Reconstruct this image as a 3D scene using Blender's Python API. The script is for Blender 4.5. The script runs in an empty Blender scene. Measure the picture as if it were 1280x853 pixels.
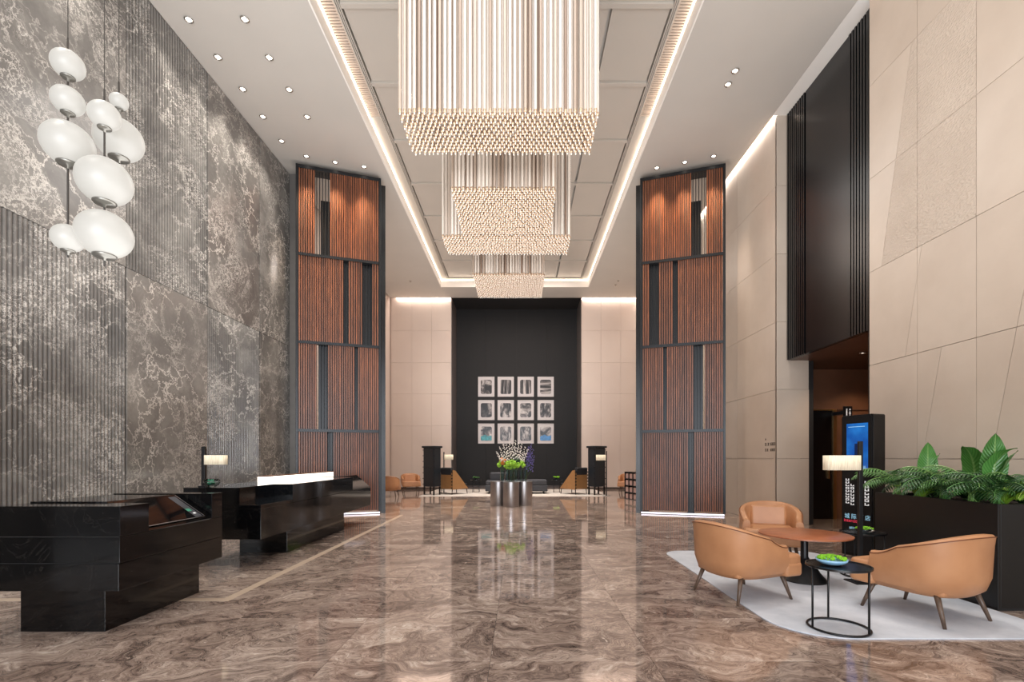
import bpy, bmesh, math, random
from mathutils import Vector, Matrix
random.seed(7)
SC = bpy.context.scene
COL = SC.collection
PI = math.pi
F = 600.0; VX = 650.0; VY = 573.0; H = 1.5          # focal length (px), vanishing point, eye height

# ------------------------------------------------------------------ camera
cd = bpy.data.cameras.new('camera'); cam = bpy.data.objects.new('camera', cd); COL.objects.link(cam)
cam.location = (0, 0, H); cam.rotation_euler = (PI/2, 0, 0)
cd.sensor_width = 36; cd.sensor_fit = 'HORIZONTAL'; cd.lens = F/1280*36
cd.shift_x = -(VX-640)/1280; cd.shift_y = (VY-426.5)/1280
cd.clip_start = .05; cd.clip_end = 200
SC.camera = cam
SC.view_settings.view_transform = 'Standard'; SC.view_settings.look = 'None'
SC.view_settings.gamma = 1; SC.view_settings.use_curve_mapping = False
SC.view_settings.exposure = 0.15
try:
    SC.cycles.use_denoising = True
    SC.cycles.max_bounces = 8; SC.cycles.diffuse_bounces = 4; SC.cycles.glossy_bounces = 4
    SC.cycles.transmission_bounces = 5; SC.cycles.sample_clamp_indirect = 6
    SC.cycles.caustics_reflective = False; SC.cycles.caustics_refractive = False
except Exception: pass

# ------------------------------------------------------------------ world (evening daylight through the entrance glass)
w = bpy.data.worlds.new('world'); SC.world = w; w.use_nodes = True
bg = w.node_tree.nodes['Background']; bg.inputs[0].default_value = (.62, .78, 1, 1); bg.inputs[1].default_value = 1.3

def area(name, loc, rot, sx, sy, power, col=(1, .975, .94), spread=PI):
    l = bpy.data.lights.new(name, 'AREA'); l.shape = 'RECTANGLE'; l.size = sx; l.size_y = sy
    l.energy = power; l.color = col; l.spread = spread
    o = bpy.data.objects.new(name, l); COL.objects.link(o); o.location = loc; o.rotation_euler = rot
    return o
def spot(name, loc, power, size=1.3, blend=.6, r=.06, col=(1, .9, .78), rot=(0, 0, 0)):
    l = bpy.data.lights.new(name, 'SPOT'); l.energy = power; l.spot_size = size; l.spot_blend = blend
    l.shadow_soft_size = r; l.color = col
    o = bpy.data.objects.new(name, l); COL.objects.link(o); o.location = loc; o.rotation_euler = rot
    return o
# daylight in the entrance glazing behind the camera
area('entrance_daylight', (0, -6.8, 4.2), (PI/2, 0, 0), 9, 7, 620, (.86, .93, 1))
area('entrance_up_fill', (-1.8, -6.6, 2.0), (math.radians(142), 0, 0), 9, 4, 1150, (.97, .98, 1))  # added fill tilted up to brighten the ceiling, no fitting behind it
# added soft fill towards the ceiling, from no fixture of the lobby
area('ceiling_fill_near', (-1.2, 5.0, 2.4), (PI, 0, 0), 7, 9, 500, (1, 1, 1))
area('ceiling_fill_far', (-.2, 16.5, 2.4), (PI, 0, 0), 6, 11, 240, (1, .97, .95))
# coffer up-glow and the lobby's general lighting, flush with the coffer panels
area('coffer_glow_front', (-.23, 3.0, 9.45), (0, 0, 0), 5.0, 8, 230)
area('coffer_glow_middle', (-.23, 12.8, 9.45), (0, 0, 0), 5.0, 5, 220)
area('coffer_glow_far', (-.23, 18.5, 9.45), (0, 0, 0), 5.0, 5, 330, (1, .86, .76))
area('floor_fill_far', (-.2, 17.0, 9.0), (0, 0, 0), 4, 9, 260, (1, .93, .86), 1.6)  # added fill over the far floor, not a lamp of the lobby
spot('seating_spot', (3.6, 6.2, 9.1), 420, .55, .8, .07, (1, .95, .88), (math.radians(-6), 0, 0))
spot('planter_spot', (4.9, 5.2, 9.1), 420, .5, .9, .07, (1, .95, .88))
# grazing slots along the walls
area('slot_right_far', (5.71, 16.8, 9.27), (0, 0, 0), .07, 12, 80, (1, .90, .82))
area('slot_right_near', (5.71, 2.6, 9.27), (0, 0, 0), .07, 10.5, 55, (1, .88, .78))
area('slot_back_left', (-4.6, 23.035, 9.27), (0, 0, 0), 2.6, .07, 32, (1, .86, .77))
area('slot_back_right', (4.4, 23.035, 9.27), (0, 0, 0), 2.8, .07, 32, (1, .86, .77))

# ------------------------------------------------------------------ node helpers
def lin(c):
    return tuple(((v/12.92) if v <= .04045 else ((v+.055)/1.055)**2.4) for v in (x/255 for x in c)) + (1,)
class NT:
    def __init__(s, name):
        s.m = bpy.data.materials.new(name); s.m.use_nodes = True
        s.t = s.m.node_tree; s.b = s.t.nodes['Principled BSDF']
    def n(s, typ, **kw):
        o = s.t.nodes.new('ShaderNode'+typ)
        for k, v in kw.items():
            if k.startswith('i_'):
                key = k[2:]; key = int(key) if key.isdigit() else key.replace('_', ' ')
                o.inputs[key].default_value = v
            else: setattr(o, k, v)
        return o
    def l(s, a, b): s.t.links.new(a, b)
    def ramp(s, src, stops, interp='LINEAR'):
        r = s.n('ValToRGB'); r.color_ramp.interpolation = interp
        e = r.color_ramp.elements
        while len(e) < len(stops): e.new(.5)
        for i, (p, c) in enumerate(stops): e[i].position = p; e[i].color = c if len(c) == 4 else tuple(c)+(1,)
        s.l(src, r.inputs[0]); return r.outputs[0]
    def mix(s, fac, a, b, blend='MIX'):
        m = s.n('Mix', data_type='RGBA', blend_type=blend)
        for sock, v in ((m.inputs[0], fac), (m.inputs[6], a), (m.inputs[7], b)):
            if hasattr(v, 'links'): s.l(v, sock)
            else: sock.default_value = v
        return m.outputs[2]
    def math(s, op, a, b=None, clamp=False):
        m = s.n('Math', operation=op, use_clamp=clamp)
        for i, v in ((0, a), (1, b)):
            if v is None: continue
            if hasattr(v, 'links'): s.l(v, m.inputs[i])
            else: m.inputs[i].default_value = v
        return m.outputs[0]
    def pos(s, scale=(1, 1, 1), rot=(0, 0, 0), rnd=0, obj=False):
        if obj: src = s.n('TexCoord').outputs['Object']
        else: src = s.n('NewGeometry').outputs['Position']
        mp = s.n('Mapping'); mp.inputs['Scale'].default_value = scale; mp.inputs['Rotation'].default_value = rot
        s.l(src, mp.inputs['Vector'])
        if rnd:
            oi = s.n('ObjectInfo'); c = s.n('CombineXYZ')
            a = s.math('MULTIPLY', oi.outputs['Random'], rnd)
            s.l(a, c.inputs[0]); s.l(s.math('MULTIPLY', a, .73), c.inputs[1]); s.l(s.math('MULTIPLY', a, -.51), c.inputs[2])
            s.l(c.outputs[0], mp.inputs['Location'])
        return mp.outputs[0]
    def noise(s, v, scale, detail=4, rough=.5, dist=0, col=False):
        o = s.n('TexNoise'); s.l(v, o.inputs['Vector'])
        o.inputs['Scale'].default_value = scale; o.inputs['Detail'].default_value = detail
        o.inputs['Roughness'].default_value = rough; o.inputs['Distortion'].default_value = dist
        return o.outputs['Color' if col else 'Fac']
    def bump(s, h, strength=.2, dist=.01):
        b = s.n('Bump'); b.inputs['Strength'].default_value = strength; b.inputs['Distance'].default_value = dist
        s.l(h, b.inputs['Height']); s.l(b.outputs[0], s.b.inputs['Normal'])
    def set(s, **kw):
        for k, v in kw.items():
            sock = s.b.inputs[k.replace('_', ' ')]
            if hasattr(v, 'links'): s.l(v, sock)
            else: sock.default_value = v
        return s.m

def plain(name, rgb, rough=.5, metal=0, var=.06, nscale=6, bump=0, bscale=60, **kw):
    n = NT(name); c = lin(rgb)
    v = n.pos(); f = n.noise(v, nscale, 3)
    d = tuple(x*(1-var) for x in c[:3])+(1,); e = tuple(min(1, x*(1+var)) for x in c[:3])+(1,)
    n.set(Base_Color=n.ramp(f, [(.3, d), (.7, e)]), Roughness=rough, Metallic=metal)
    if bump: n.bump(n.noise(v, bscale, 2), bump, .004)
    for k, x in kw.items(): n.b.inputs[k.replace('_', ' ')].default_value = x
    return n.m
def emis(name, rgb, strength):
    n = NT(name); c = lin(rgb)
    n.set(Base_Color=c, Roughness=.5); n.b.inputs['Emission Color'].default_value = c
    n.b.inputs['Emission Strength'].default_value = strength
    return n.m

M = {}
M['ceiling'] = plain('ceiling_plaster', (196, 190, 182), .6, var=.02, nscale=1)
M['ceiling_panel'] = plain('coffer_panel_lacquer', (190, 182, 172), .35, var=.02, nscale=1)
M['white_trim'] = plain('white_cove_paint', (240, 235, 228), .5, var=.01)
M['grille'] = plain('grille_lacquer', (196, 180, 166), .4, var=.02)
M['dark'] = plain('dark_recess', (30, 28, 28), .6)
M['blacklac'] = plain('black_lacquer_metal', (12, 12, 14), .26, var=.1)
M['blackmetal'] = plain('black_powder_metal', (22, 22, 24), .35, metal=.3)
M['towerframe'] = plain('blackened_steel', (24, 26, 29), .35, metal=.3)
M['corridor_wood'] = plain('corridor_wood', (124, 86, 64), .4, var=.12, nscale=2)
M['corridor_ceiling'] = plain('corridor_ceiling_wood', (92, 62, 48), .35, var=.12, nscale=2)
M['brass'] = plain('brass', (190, 150, 100), .3, metal=.9)
M['steel'] = plain('brushed_steel', (160, 156, 156), .36, metal=1, var=.08)
M['greypil'] = plain('grey_metal_pilaster', (120, 116, 112), .35, metal=.3)
M['darkwall'] = plain('charcoal_fabric_panel', (19, 18, 20), .65, var=.05, nscale=3, bump=.1, bscale=200)
M['darkreveal'] = plain('bronze_reveal', (104, 96, 94), .4, var=.05)
M['led'] = emis('warm_led', (255, 236, 214), 6)
M['led_tower'] = emis('plinth_led', (240, 240, 255), 1.1)
M['led_desk'] = emis('desk_light_diffuser', (255, 244, 230), 2.4)
M['lamp_down'] = emis('downlight_lens', (255, 240, 220), 6)
M['chrome'] = plain('chrome_ring', (210, 205, 198), .15, metal=1)
M['marble_inlay'] = plain('cream_marble_inlay', (196, 176, 156), .08, var=.06)
M['planter'] = plain('black_planter_lacquer', (9, 9, 9), .4, var=.1)
M['soil'] = plain('potting_soil', (40, 30, 24), .9, bump=.5)
M['dark_cushion'] = plain('black_upholstery', (30, 31, 36), .7, var=.1)
M['grey_fabric'] = plain('charcoal_upholstery', (62, 63, 68), .8, var=.1)
M['saddle'] = plain('saddle_wood_panel', (150, 108, 66), .5, var=.08)
M['cabinet'] = plain('blue_black_lacquer', (28, 34, 40), .35, var=.08)
M['cable'] = plain('pendant_cable', (70, 66, 62), .4, metal=.5)
M['globe_cap'] = plain('brushed_cap', (140, 138, 132), .3, metal=.8)
M['brownseam'] = plain('brown_piping', (110, 62, 32), .5)
M['skirting'] = plain('bronze_skirting', (70, 58, 52), .4)
M['white_mat'] = plain('white_mat_board', (214, 208, 208), .6, var=.01)
M['white_ink'] = emis('white_lettering', (225, 225, 225), .35)
M['blue_ink'] = emis('pale_blue_lettering', (150, 200, 225), .45)
M['red_ink'] = emis('red_lettering', (225, 60, 85), .5)
M['dark_ink'] = plain('dark_lettering', (50, 38, 28), .5, var=0)
M['green_moss'] = plain('bright_green_moss', (120, 180, 30), .8, var=.35, nscale=90, bump=.8, bscale=120)
M['blue_glaze'] = plain('pale_blue_glaze', (150, 195, 225), .15, var=.1)
M['white_flower'] = plain('white_petals', (235, 228, 222), .6, var=.03)
M['green_flower'] = plain('lime_green_petals', (150, 200, 60), .6, var=.3, nscale=60)
M['orange_flower'] = plain('orange_petals', (200, 120, 50), .6, var=.3, nscale=60)
M['purple_flower'] = plain('violet_petals', (96, 86, 150), .6, var=.25, nscale=60)
M['stem'] = plain('green_stem', (58, 100, 44), .6)
M['lattice'] = plain('pale_pink_box', (170, 140, 132), .6)
M['white_lac'] = plain('pearl_lacquer', (60, 62, 68), .2)

def glass(name, rgb=(235, 245, 245), rough=.02):
    n = NT(name); n.set(Base_Color=lin(rgb), Roughness=rough); n.b.inputs['Transmission Weight'].default_value = 1
    n.b.inputs['IOR'].default_value = 1.3; return n.m
M['glass'] = glass('clear_glass')

# opal glass globes, lit from inside
n = NT('opal_glass'); n.set(Base_Color=lin((116, 115, 112)), Roughness=.4)
lw = n.n('LayerWeight'); lw.inputs[0].default_value = .35
n.b.inputs['Emission Color'].default_value = lin((255, 250, 240))
n.set(Emission_Strength=.42); M['opal'] = n.m

# lamp shades (translucent linen, lit from inside)
n = NT('linen_shade'); v = n.pos((1, 1, .05), rnd=0); f = n.noise(v, 160, 2)
c = n.ramp(f, [(.3, lin((205, 190, 160))), (.7, lin((240, 228, 204)))])
n.set(Base_Color=c, Roughness=.8, Emission_Color=c, Emission_Strength=.3); M['shade'] = n.m

# chandelier rods: cream glass, each rod a slightly different tone
n = NT('chandelier_glass')
oi = n.n('ObjectInfo'); g = n.n('NewGeometry')
r = n.math('FRACT', n.math('ADD', n.math('MULTIPLY', oi.outputs['Random'], 7.3), g.outputs['Random Per Island']))
c = n.ramp(r, [(0, lin((128, 104, 88))), (.15, lin((178, 160, 144))), (.5, lin((208, 196, 184))), (1, lin((226, 216, 204)))])
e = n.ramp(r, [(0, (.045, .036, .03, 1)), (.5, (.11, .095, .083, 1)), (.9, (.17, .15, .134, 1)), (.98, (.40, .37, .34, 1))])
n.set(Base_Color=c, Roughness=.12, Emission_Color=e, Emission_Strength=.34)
n.b.inputs['Coat Weight'].default_value = .6; M['rod'] = n.m
n = NT('chandelier_tip')
n.set(Base_Color=lin((200, 172, 146)), Roughness=.25, Metallic=.5); M['rod_tip'] = n.m
n = NT('crystal_bead'); n.set(Base_Color=lin((255, 246, 236)), Roughness=.05, Emission_Color=lin((255, 240, 222)), Emission_Strength=.35); M['bead'] = n.m

# grey-brown marble of the left wall
n = NT('grey_marble')
v = n.pos((1, 1, 1), rnd=9)
warp = n.noise(v, .9, 5, .6, 0, col=True)
vm = n.n('VectorMath', operation='SCALE'); n.l(warp, vm.inputs[0]); vm.inputs['Scale'].default_value = 1.7
va = n.n('VectorMath', operation='ADD'); n.l(v, va.inputs[0]); n.l(vm.outputs[0], va.inputs[1])
base = n.ramp(n.noise(va.outputs[0], .8, 8, .62), [(.28, lin((88, 85, 82))), (.5, lin((112, 108, 104))), (.72, lin((144, 140, 134)))])
vo = n.n('TexVoronoi', feature='DISTANCE_TO_EDGE'); n.l(va.outputs[0], vo.inputs['Vector']); vo.inputs['Scale'].default_value = 2.3
warp2 = n.noise(v, 5, 6, .7, 0, col=True)
vm2 = n.n('VectorMath', operation='SCALE'); n.l(warp2, vm2.inputs[0]); vm2.inputs['Scale'].default_value = .55
va2 = n.n('VectorMath', operation='ADD'); n.l(va.outputs[0], va2.inputs[0]); n.l(vm2.outputs[0], va2.inputs[1])
n.l(va2.outputs[0], vo.inputs['Vector'])
vo2 = n.n('TexVoronoi', feature='DISTANCE_TO_EDGE'); n.l(va2.outputs[0], vo2.inputs['Vector']); vo2.inputs['Scale'].default_value = 7
vein = n.ramp(vo.outputs['Distance'], [(.0, (1, 1, 1)), (.018, (.55, .55, .55)), (.05, (0, 0, 0))])
vein2 = n.ramp(vo2.outputs['Distance'], [(.0, (.9, .9, .9)), (.03, (.35, .35, .35)), (.08, (0, 0, 0))])
mask = n.ramp(n.noise(va.outputs[0], .75, 3, .5), [(.42, (0, 0, 0)), (.62, (1, 1, 1))])
mask2 = n.ramp(n.noise(va2.outputs[0], 1.1, 3, .5), [(.49, (0, 0, 0)), (.64, (1, 1, 1))])
a = n.math('MULTIPLY', vein, n.math('ADD', n.math('MULTIPLY', mask, .7), .1)); b = n.math('MULTIPLY', vein2, mask2)
tot = n.math('MAXIMUM', a, b, clamp=True)
n.set(Base_Color=n.mix(n.math('MULTIPLY', tot, .95), base, lin((232, 224, 214))), Roughness=.16)
M['marble'] = n.m

# polished brown marble floor
n = NT('brown_marble_floor')
v = n.pos((1, 1, 1), rnd=5)
warp = n.noise(v, .55, 4, .6, 0, col=True)
vm = n.n('VectorMath', operation='SCALE'); n.l(warp, vm.inputs[0]); vm.inputs['Scale'].default_value = 2.6
va = n.n('VectorMath', operation='ADD'); n.l(v, va.inputs[0]); n.l(vm.outputs[0], va.inputs[1])
mp = n.n('Mapping'); n.l(va.outputs[0], mp.inputs[0]); mp.inputs['Scale'].default_value = (1, 2.6, 1); mp.inputs['Rotation'].default_value = (0, 0, .5)
f0 = n.noise(mp.outputs[0], 1.2, 12, .74, 1.0)
f0b = n.noise(mp.outputs[0], 9, 6, .7, 1.5)
f1 = n.math('ADD', n.math('MULTIPLY', f0, .72), n.math('MULTIPLY', f0b, .28))
base = n.ramp(f1, [(.36, lin((70, 57, 52))), (.44, lin((110, 94, 86))), (.50, lin((146, 127, 116))), (.56, lin((172, 154, 142))), (.64, lin((214, 200, 187)))])
f2 = n.noise(mp.outputs[0], 4.5, 6, .6, 1.6)
lineA = n.ramp(n.math('ABSOLUTE', n.math('SUBTRACT', f2, .5)), [(0, (1, 1, 1)), (.012, (.3, .3, .3)), (.03, (0, 0, 0))])
m1 = n.ramp(n.noise(va.outputs[0], .8, 2), [(.45, (0, 0, 0)), (.65, (1, 1, 1))])
lineB = n.ramp(n.math('ABSOLUTE', n.math('SUBTRACT', n.noise(mp.outputs[0], 2.2, 5, .55, 1.2), .47)), [(0, (1, 1, 1)), (.02, (0, 0, 0))])
c = n.mix(n.math('MULTIPLY', lineB, .45), base, lin((52, 38, 34)))
c = n.mix(n.math('MULTIPLY', n.math('MULTIPLY', lineA, m1), .6), c, lin((214, 196, 180)))
fl = n.n('TexVoronoi'); n.l(mp.outputs[0], fl.inputs['Vector']); fl.inputs['Scale'].default_value = 2.6
spk = n.ramp(fl.outputs['Distance'], [(0, (1, 1, 1)), (.05, (1, 1, 1)), (.07, (0, 0, 0))])
c = n.mix(n.math('MULTIPLY', spk, .7), c, lin((226, 212, 200)))
n.set(Base_Color=c, Roughness=.06); n.b.inputs['Specular IOR Level'].default_value = .75
n.b.inputs['IOR'].default_value = 1.58
M['floor'] = n.m

# timber slats
n = NT('walnut_slat'); oi = n.n('ObjectInfo')
v = n.pos((6, 6, .35), rnd=20)
f = n.noise(v, 7, 5, .6, .4)
c = n.ramp(f, [(.3, lin((90, 51, 31))), (.55, lin((126, 75, 47))), (.75, lin((158, 98, 60)))])
t = n.ramp(oi.outputs['Random'], [(0, (.74, .72, .72)), (.5, (.95, .95, .95)), (1, (1.2, 1.14, 1.1))])
n.set(Base_Color=n.mix(1.0, c, t, 'MULTIPLY'), Roughness=.38); M['slat'] = n.m

n = NT('beige_stone'); v = n.pos(rnd=6); f = n.noise(v, .7, 5, .6)
n.set(Base_Color=n.ramp(f, [(.3, lin((190, 173, 157))), (.7, lin((204, 188, 172)))]), Roughness=.32)
n.bump(n.noise(v, 40, 3), .04, .004); M['beige'] = n.m
n = NT('beige_textured_stone'); v = n.pos(rnd=6); f = n.noise(v, .7, 5, .6)
n.set(Base_Color=n.ramp(f, [(.3, lin((188, 171, 155))), (.7, lin((204, 188, 172)))]), Roughness=.4)
vr = n.n('TexVoronoi'); n.l(n.pos((1, 1, 1.6)), vr.inputs['Vector']); vr.inputs['Scale'].default_value = 26
n.bump(vr.outputs['Distance'], .55, .02); M['beige_tex'] = n.m
n = NT('pale_wall_plaster'); v = n.pos(); f = n.noise(v, .5, 3)
n.set(Base_Color=n.ramp(f, [(.3, lin((206, 190, 180))), (.7, lin((214, 199, 188)))]), Roughness=.5); M['plaster'] = n.m

n = NT('black_desk_marble'); v = n.pos()
f = n.noise(v, 2.2, 8, .65, .8)
ln = n.ramp(n.math('ABSOLUTE', n.math('SUBTRACT', f, .5)), [(0, (1, 1, 1)), (.004, (0, 0, 0))])
vo = n.n('TexVoronoi'); n.l(v, vo.inputs['Vector']); vo.inputs['Scale'].default_value = 9
sp = n.ramp(vo.outputs['Distance'], [(0, (1, 1, 1)), (.02, (1, 1, 1)), (.03, (0, 0, 0))])
c = n.mix(n.math('MULTIPLY', ln, .12), lin((9, 9, 10)), lin((110, 104, 96)))
c = n.mix(n.math('MULTIPLY', sp, .35), c, lin((160, 155, 148)))
n.set(Base_Color=c, Roughness=.08); n.b.inputs['Specular IOR Level'].default_value = .38; M['desk'] = n.m

n = NT('tan_leather'); v = n.pos(rnd=3)
n.set(Base_Color=n.ramp(n.noise(v, 3, 3), [(.3, lin((172, 120, 82))), (.7, lin((190, 138, 98)))]), Roughness=.42)
n.bump(n.noise(v, 180, 2), .08, .003); M['leather'] = n.m
n = NT('walnut_leg'); v = n.pos((8, 8, 1)); n.set(Base_Color=n.ramp(n.noise(v, 8, 4), [(.3, lin((72, 56, 46))), (.7, lin((104, 84, 70)))]), Roughness=.4); M['leg'] = n.m
n = NT('cherry_tabletop'); v = n.pos((1.5, 12, 6)); n.set(Base_Color=n.ramp(n.noise(v, 3, 5, .6, .5), [(.3, lin((136, 78, 50))), (.7, lin((176, 110, 76)))]), Roughness=.28); M['tabletop'] = n.m
n = NT('grey_rug'); v = n.pos(); n.set(Base_Color=n.ramp(n.noise(v, 2.5, 5, .65), [(.3, lin((180, 186, 196))), (.7, lin((208, 212, 220)))]), Roughness=.95)
n.bump(n.noise(v, 300, 2), .3, .004); M['rug'] = n.m
n = NT('cream_rug'); v = n.pos(); n.set(Base_Color=n.ramp(n.noise(v, 2.5, 5, .65), [(.3, lin((186, 178, 170))), (.7, lin((208, 200, 192)))]), Roughness=.95); M['rug2'] = n.m

def leafmat(name, a, b, rib, stripes=0):
    n = NT(name); uv = n.n('UVMap'); sx = n.n('SeparateXYZ'); n.l(uv.outputs[0], sx.inputs[0])
    d = n.math('ABSOLUTE', n.math('SUBTRACT', sx.outputs[0], .5))
    mid = n.ramp(d, [(0, (1, 1, 1)), (.03, (.6, .6, .6)), (.06, (0, 0, 0))])
    w_ = n.math('SINE', n.math('MULTIPLY', n.math('ADD', sx.outputs[1], n.math('MULTIPLY', d, -.5)), 90))
    w_ = n.math('MULTIPLY', n.math('ADD', w_, 1), .5)
    oi = n.n('ObjectInfo')
    c = n.mix(n.math('MULTIPLY', w_, .45), lin(a), lin(b))
    t = n.ramp(oi.outputs['Random'], [(0, (.7, .75, .7)), (1, (1.2, 1.15, 1.1))])
    c = n.mix(1.0, c, t, 'MULTIPLY'); c = n.mix(n.math('MULTIPLY', mid, .7), c, lin(rib))
    n.set(Base_Color=c, Roughness=.35); n.bump(w_, .25, .01)
    n.b.inputs['Subsurface Weight'].default_value = 0
    return n.m
M['leaf_banana'] = leafmat('banana_leaf', (64, 116, 52), (104, 158, 82), (150, 180, 110))
M['leaf_dark'] = leafmat('glossy_dark_leaf', (18, 54, 26), (40, 88, 42), (90, 140, 70))
M['leaf_lime'] = leafmat('lime_leaf', (104, 150, 40), (160, 190, 60), (190, 210, 110))
M['leaf_mid'] = leafmat('mid_green_leaf', (50, 98, 44), (96, 140, 70), (130, 170, 90))

n = NT('kiosk_screen'); v = n.pos((1, 1, 1)); f = n.noise(v, 2.4, 4)
c = n.ramp(f, [(.35, lin((20, 84, 170))), (.6, lin((40, 130, 215))), (.75, lin((120, 200, 240)))])
n.set(Base_Color=(0, 0, 0, 1), Roughness=.1, Emission_Color=c, Emission_Strength=.8); M['screen'] = n.m
n = NT('desk_screen_glass'); n.set(Base_Color=lin((10, 10, 12)), Roughness=.04); M['deskscreen'] = n.m

# ------------------------------------------------------------------ mesh helpers
class MB:
    def __init__(s): s.v = []; s.f = []; s.mi = []; s.uv = {}
    def quad(s, *ids, mi=0): s.f.append(ids); s.mi.append(mi)
    def poly(s, pts, mi=0):
        b = len(s.v); s.v += [tuple(p) for p in pts]; s.f.append(tuple(range(b, b+len(pts)))); s.mi.append(mi)
    def box(s, x0, x1, y0, y1, z0, z1, mi=0, T=None):
        b = len(s.v)
        p = [(x, y, z) for z in (z0, z1) for y in (y0, y1) for x in (x0, x1)]
        if T: p = [tuple(T @ Vector(q)) for q in p]
        s.v += p
        for q in ((0, 2, 3, 1), (4, 5, 7, 6), (0, 1, 5, 4), (2, 6, 7, 3), (0, 4, 6, 2), (1, 3, 7, 5)):
            s.f.append(tuple(b+i for i in q)); s.mi.append(mi)
        return s
    def prism(s, pts, a0, a1, axis='z', mi=0, T=None):
        """pts: 2-D polygon extruded along axis"""
        b = len(s.v); k = len(pts)
        for a in (a0, a1):
            for (u, v) in pts:
                p = {'z': (u, v, a), 'y': (u, a, v), 'x': (a, u, v)}[axis]
                s.v.append(tuple(T @ Vector(p)) if T else p)
        s.f.append(tuple(b+i for i in range(k))[::-1]); s.mi.append(mi)
        s.f.append(tuple(b+k+i for i in range(k))); s.mi.append(mi)
        for i in range(k):
            j = (i+1) % k; s.f.append((b+i, b+j, b+k+j, b+k+i)); s.mi.append(mi)
        return s
    def lathe(s, prof, seg=24, c=(0, 0, 0), mi=0, cap=True, sx=1, sy=1):
        b = len(s.v)
        for (r, z) in prof:
            for i in range(seg):
                a = 2*PI*i/seg; s.v.append((c[0]+r*sx*math.cos(a), c[1]+r*sy*math.sin(a), c[2]+z))
        for k in range(len(prof)-1):
            for i in range(seg):
                j = (i+1) % seg
                s.f.append((b+k*seg+i, b+k*seg+j, b+(k+1)*seg+j, b+(k+1)*seg+i)); s.mi.append(mi)
        if cap:
            s.f.append(tuple(b+i for i in range(seg))[::-1]); s.mi.append(mi)
            q = b+(len(prof)-1)*seg; s.f.append(tuple(q+i for i in range(seg))); s.mi.append(mi)
        return s
    def tube(s, pts, r, seg=8, closed=False, mi=0):
        pts = [Vector(p) for p in pts]; n_ = len(pts); b = len(s.v)
        rs = r if isinstance(r, (list, tuple)) else [r]*n_
        for i, p in enumerate(pts):
            if closed: d = pts[(i+1) % n_]-pts[i-1]
            else: d = pts[min(i+1, n_-1)]-pts[max(i-1, 0)]
            d.normalize(); up = Vector((0, 0, 1)) if abs(d.z) < .9 else Vector((1, 0, 0))
            u = d.cross(up).normalized(); w_ = d.cross(u).normalized()
            for k in range(seg):
                a = 2*PI*k/seg; s.v.append(tuple(p+u*math.cos(a)*rs[i]+w_*math.sin(a)*rs[i]))
        for i in range(n_ if closed else n_-1):
            j = (i+1) % n_
            for k in range(seg):
                m = (k+1) % seg; s.f.append((b+i*seg+k, b+i*seg+m, b+j*seg+m, b+j*seg+k)); s.mi.append(mi)
        if not closed:
            s.f.append(tuple(b+k for k in range(seg))); s.mi.append(mi)
            s.f.append(tuple(b+(n_-1)*seg+k for k in range(seg))[::-1]); s.mi.append(mi)
        return s
    def blob(s, c, r, seg=8, rings=5, mi=0):
        prof = [(max(.001, r*math.sin(PI*i/rings)), -r*math.cos(PI*i/rings)) for i in range(rings+1)]
        return s.lathe(prof, seg, c, mi)
    def data(s, name, mats, smooth=False):
        me = bpy.data.meshes.new(name); me.from_pydata(s.v, [], s.f)
        for m in (mats if isinstance(mats, (list, tuple)) else [mats]): me.materials.append(m)
        if any(s.mi): me.polygons.foreach_set('material_index', s.mi)
        me.validate(); bm = bmesh.new(); bm.from_mesh(me); bmesh.ops.recalc_face_normals(bm, faces=bm.faces); bm.to_mesh(me); bm.free()
        if smooth: me.polygons.foreach_set('use_smooth', [True]*len(me.polygons))
        me.update(); return me
    def build(s, name, mats, parent=None, loc=(0, 0, 0), rot=(0, 0, 0), smooth=False, bevel=0, bseg=2, sub=0, auto=False):
        me = s.data(name, mats, smooth or auto)
        if auto:
            try: me.set_sharp_from_angle(angle=math.radians(40))
            except Exception: pass
        o = bpy.data.objects.new(name, me); COL.objects.link(o); o.location = loc; o.rotation_euler = rot
        if parent: o.parent = parent
        if bevel:
            b = o.modifiers.new('bevel', 'BEVEL'); b.width = bevel; b.segments = bseg; b.limit_method = 'ANGLE'; b.angle_limit = .6
        if sub:
            q = o.modifiers.new('sub', 'SUBSURF'); q.levels = sub; q.render_levels = sub
        return o
def B(x0, x1, y0, y1, z0, z1): return MB().box(x0, x1, y0, y1, z0, z1)
def struct(o): o['kind'] = 'structure'; return o
def tag(o, label, cat, group=None):
    o['label'] = label; o['category'] = cat
    if group: o['group'] = group
    return o
def thing(name, label, cat, loc=(0, 0, 0), rz=0, group=None):
    o = bpy.data.objects.new(name, None); COL.objects.link(o); o.location = loc; o.rotation_euler = (0, 0, rz)
    o.empty_display_size = .1
    return tag(o, label, cat, group)
def inst(me, name, parent, loc=(0, 0, 0), rot=(0, 0, 0), scale=(1, 1, 1)):
    o = bpy.data.objects.new(name, me); COL.objects.link(o); o.parent = parent
    o.location = loc; o.rotation_euler = rot; o.scale = scale
    return o
def copy_tree(o, parent=None):
    c = o.copy(); COL.objects.link(c); c.parent = parent
    for ch in list(o.children): copy_tree(ch, c)
    return c

CZ = 9.18; XL = -6.22; XR = 5.75; YB = 23.1; Y0 = -7.0     # ceiling, walls

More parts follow.
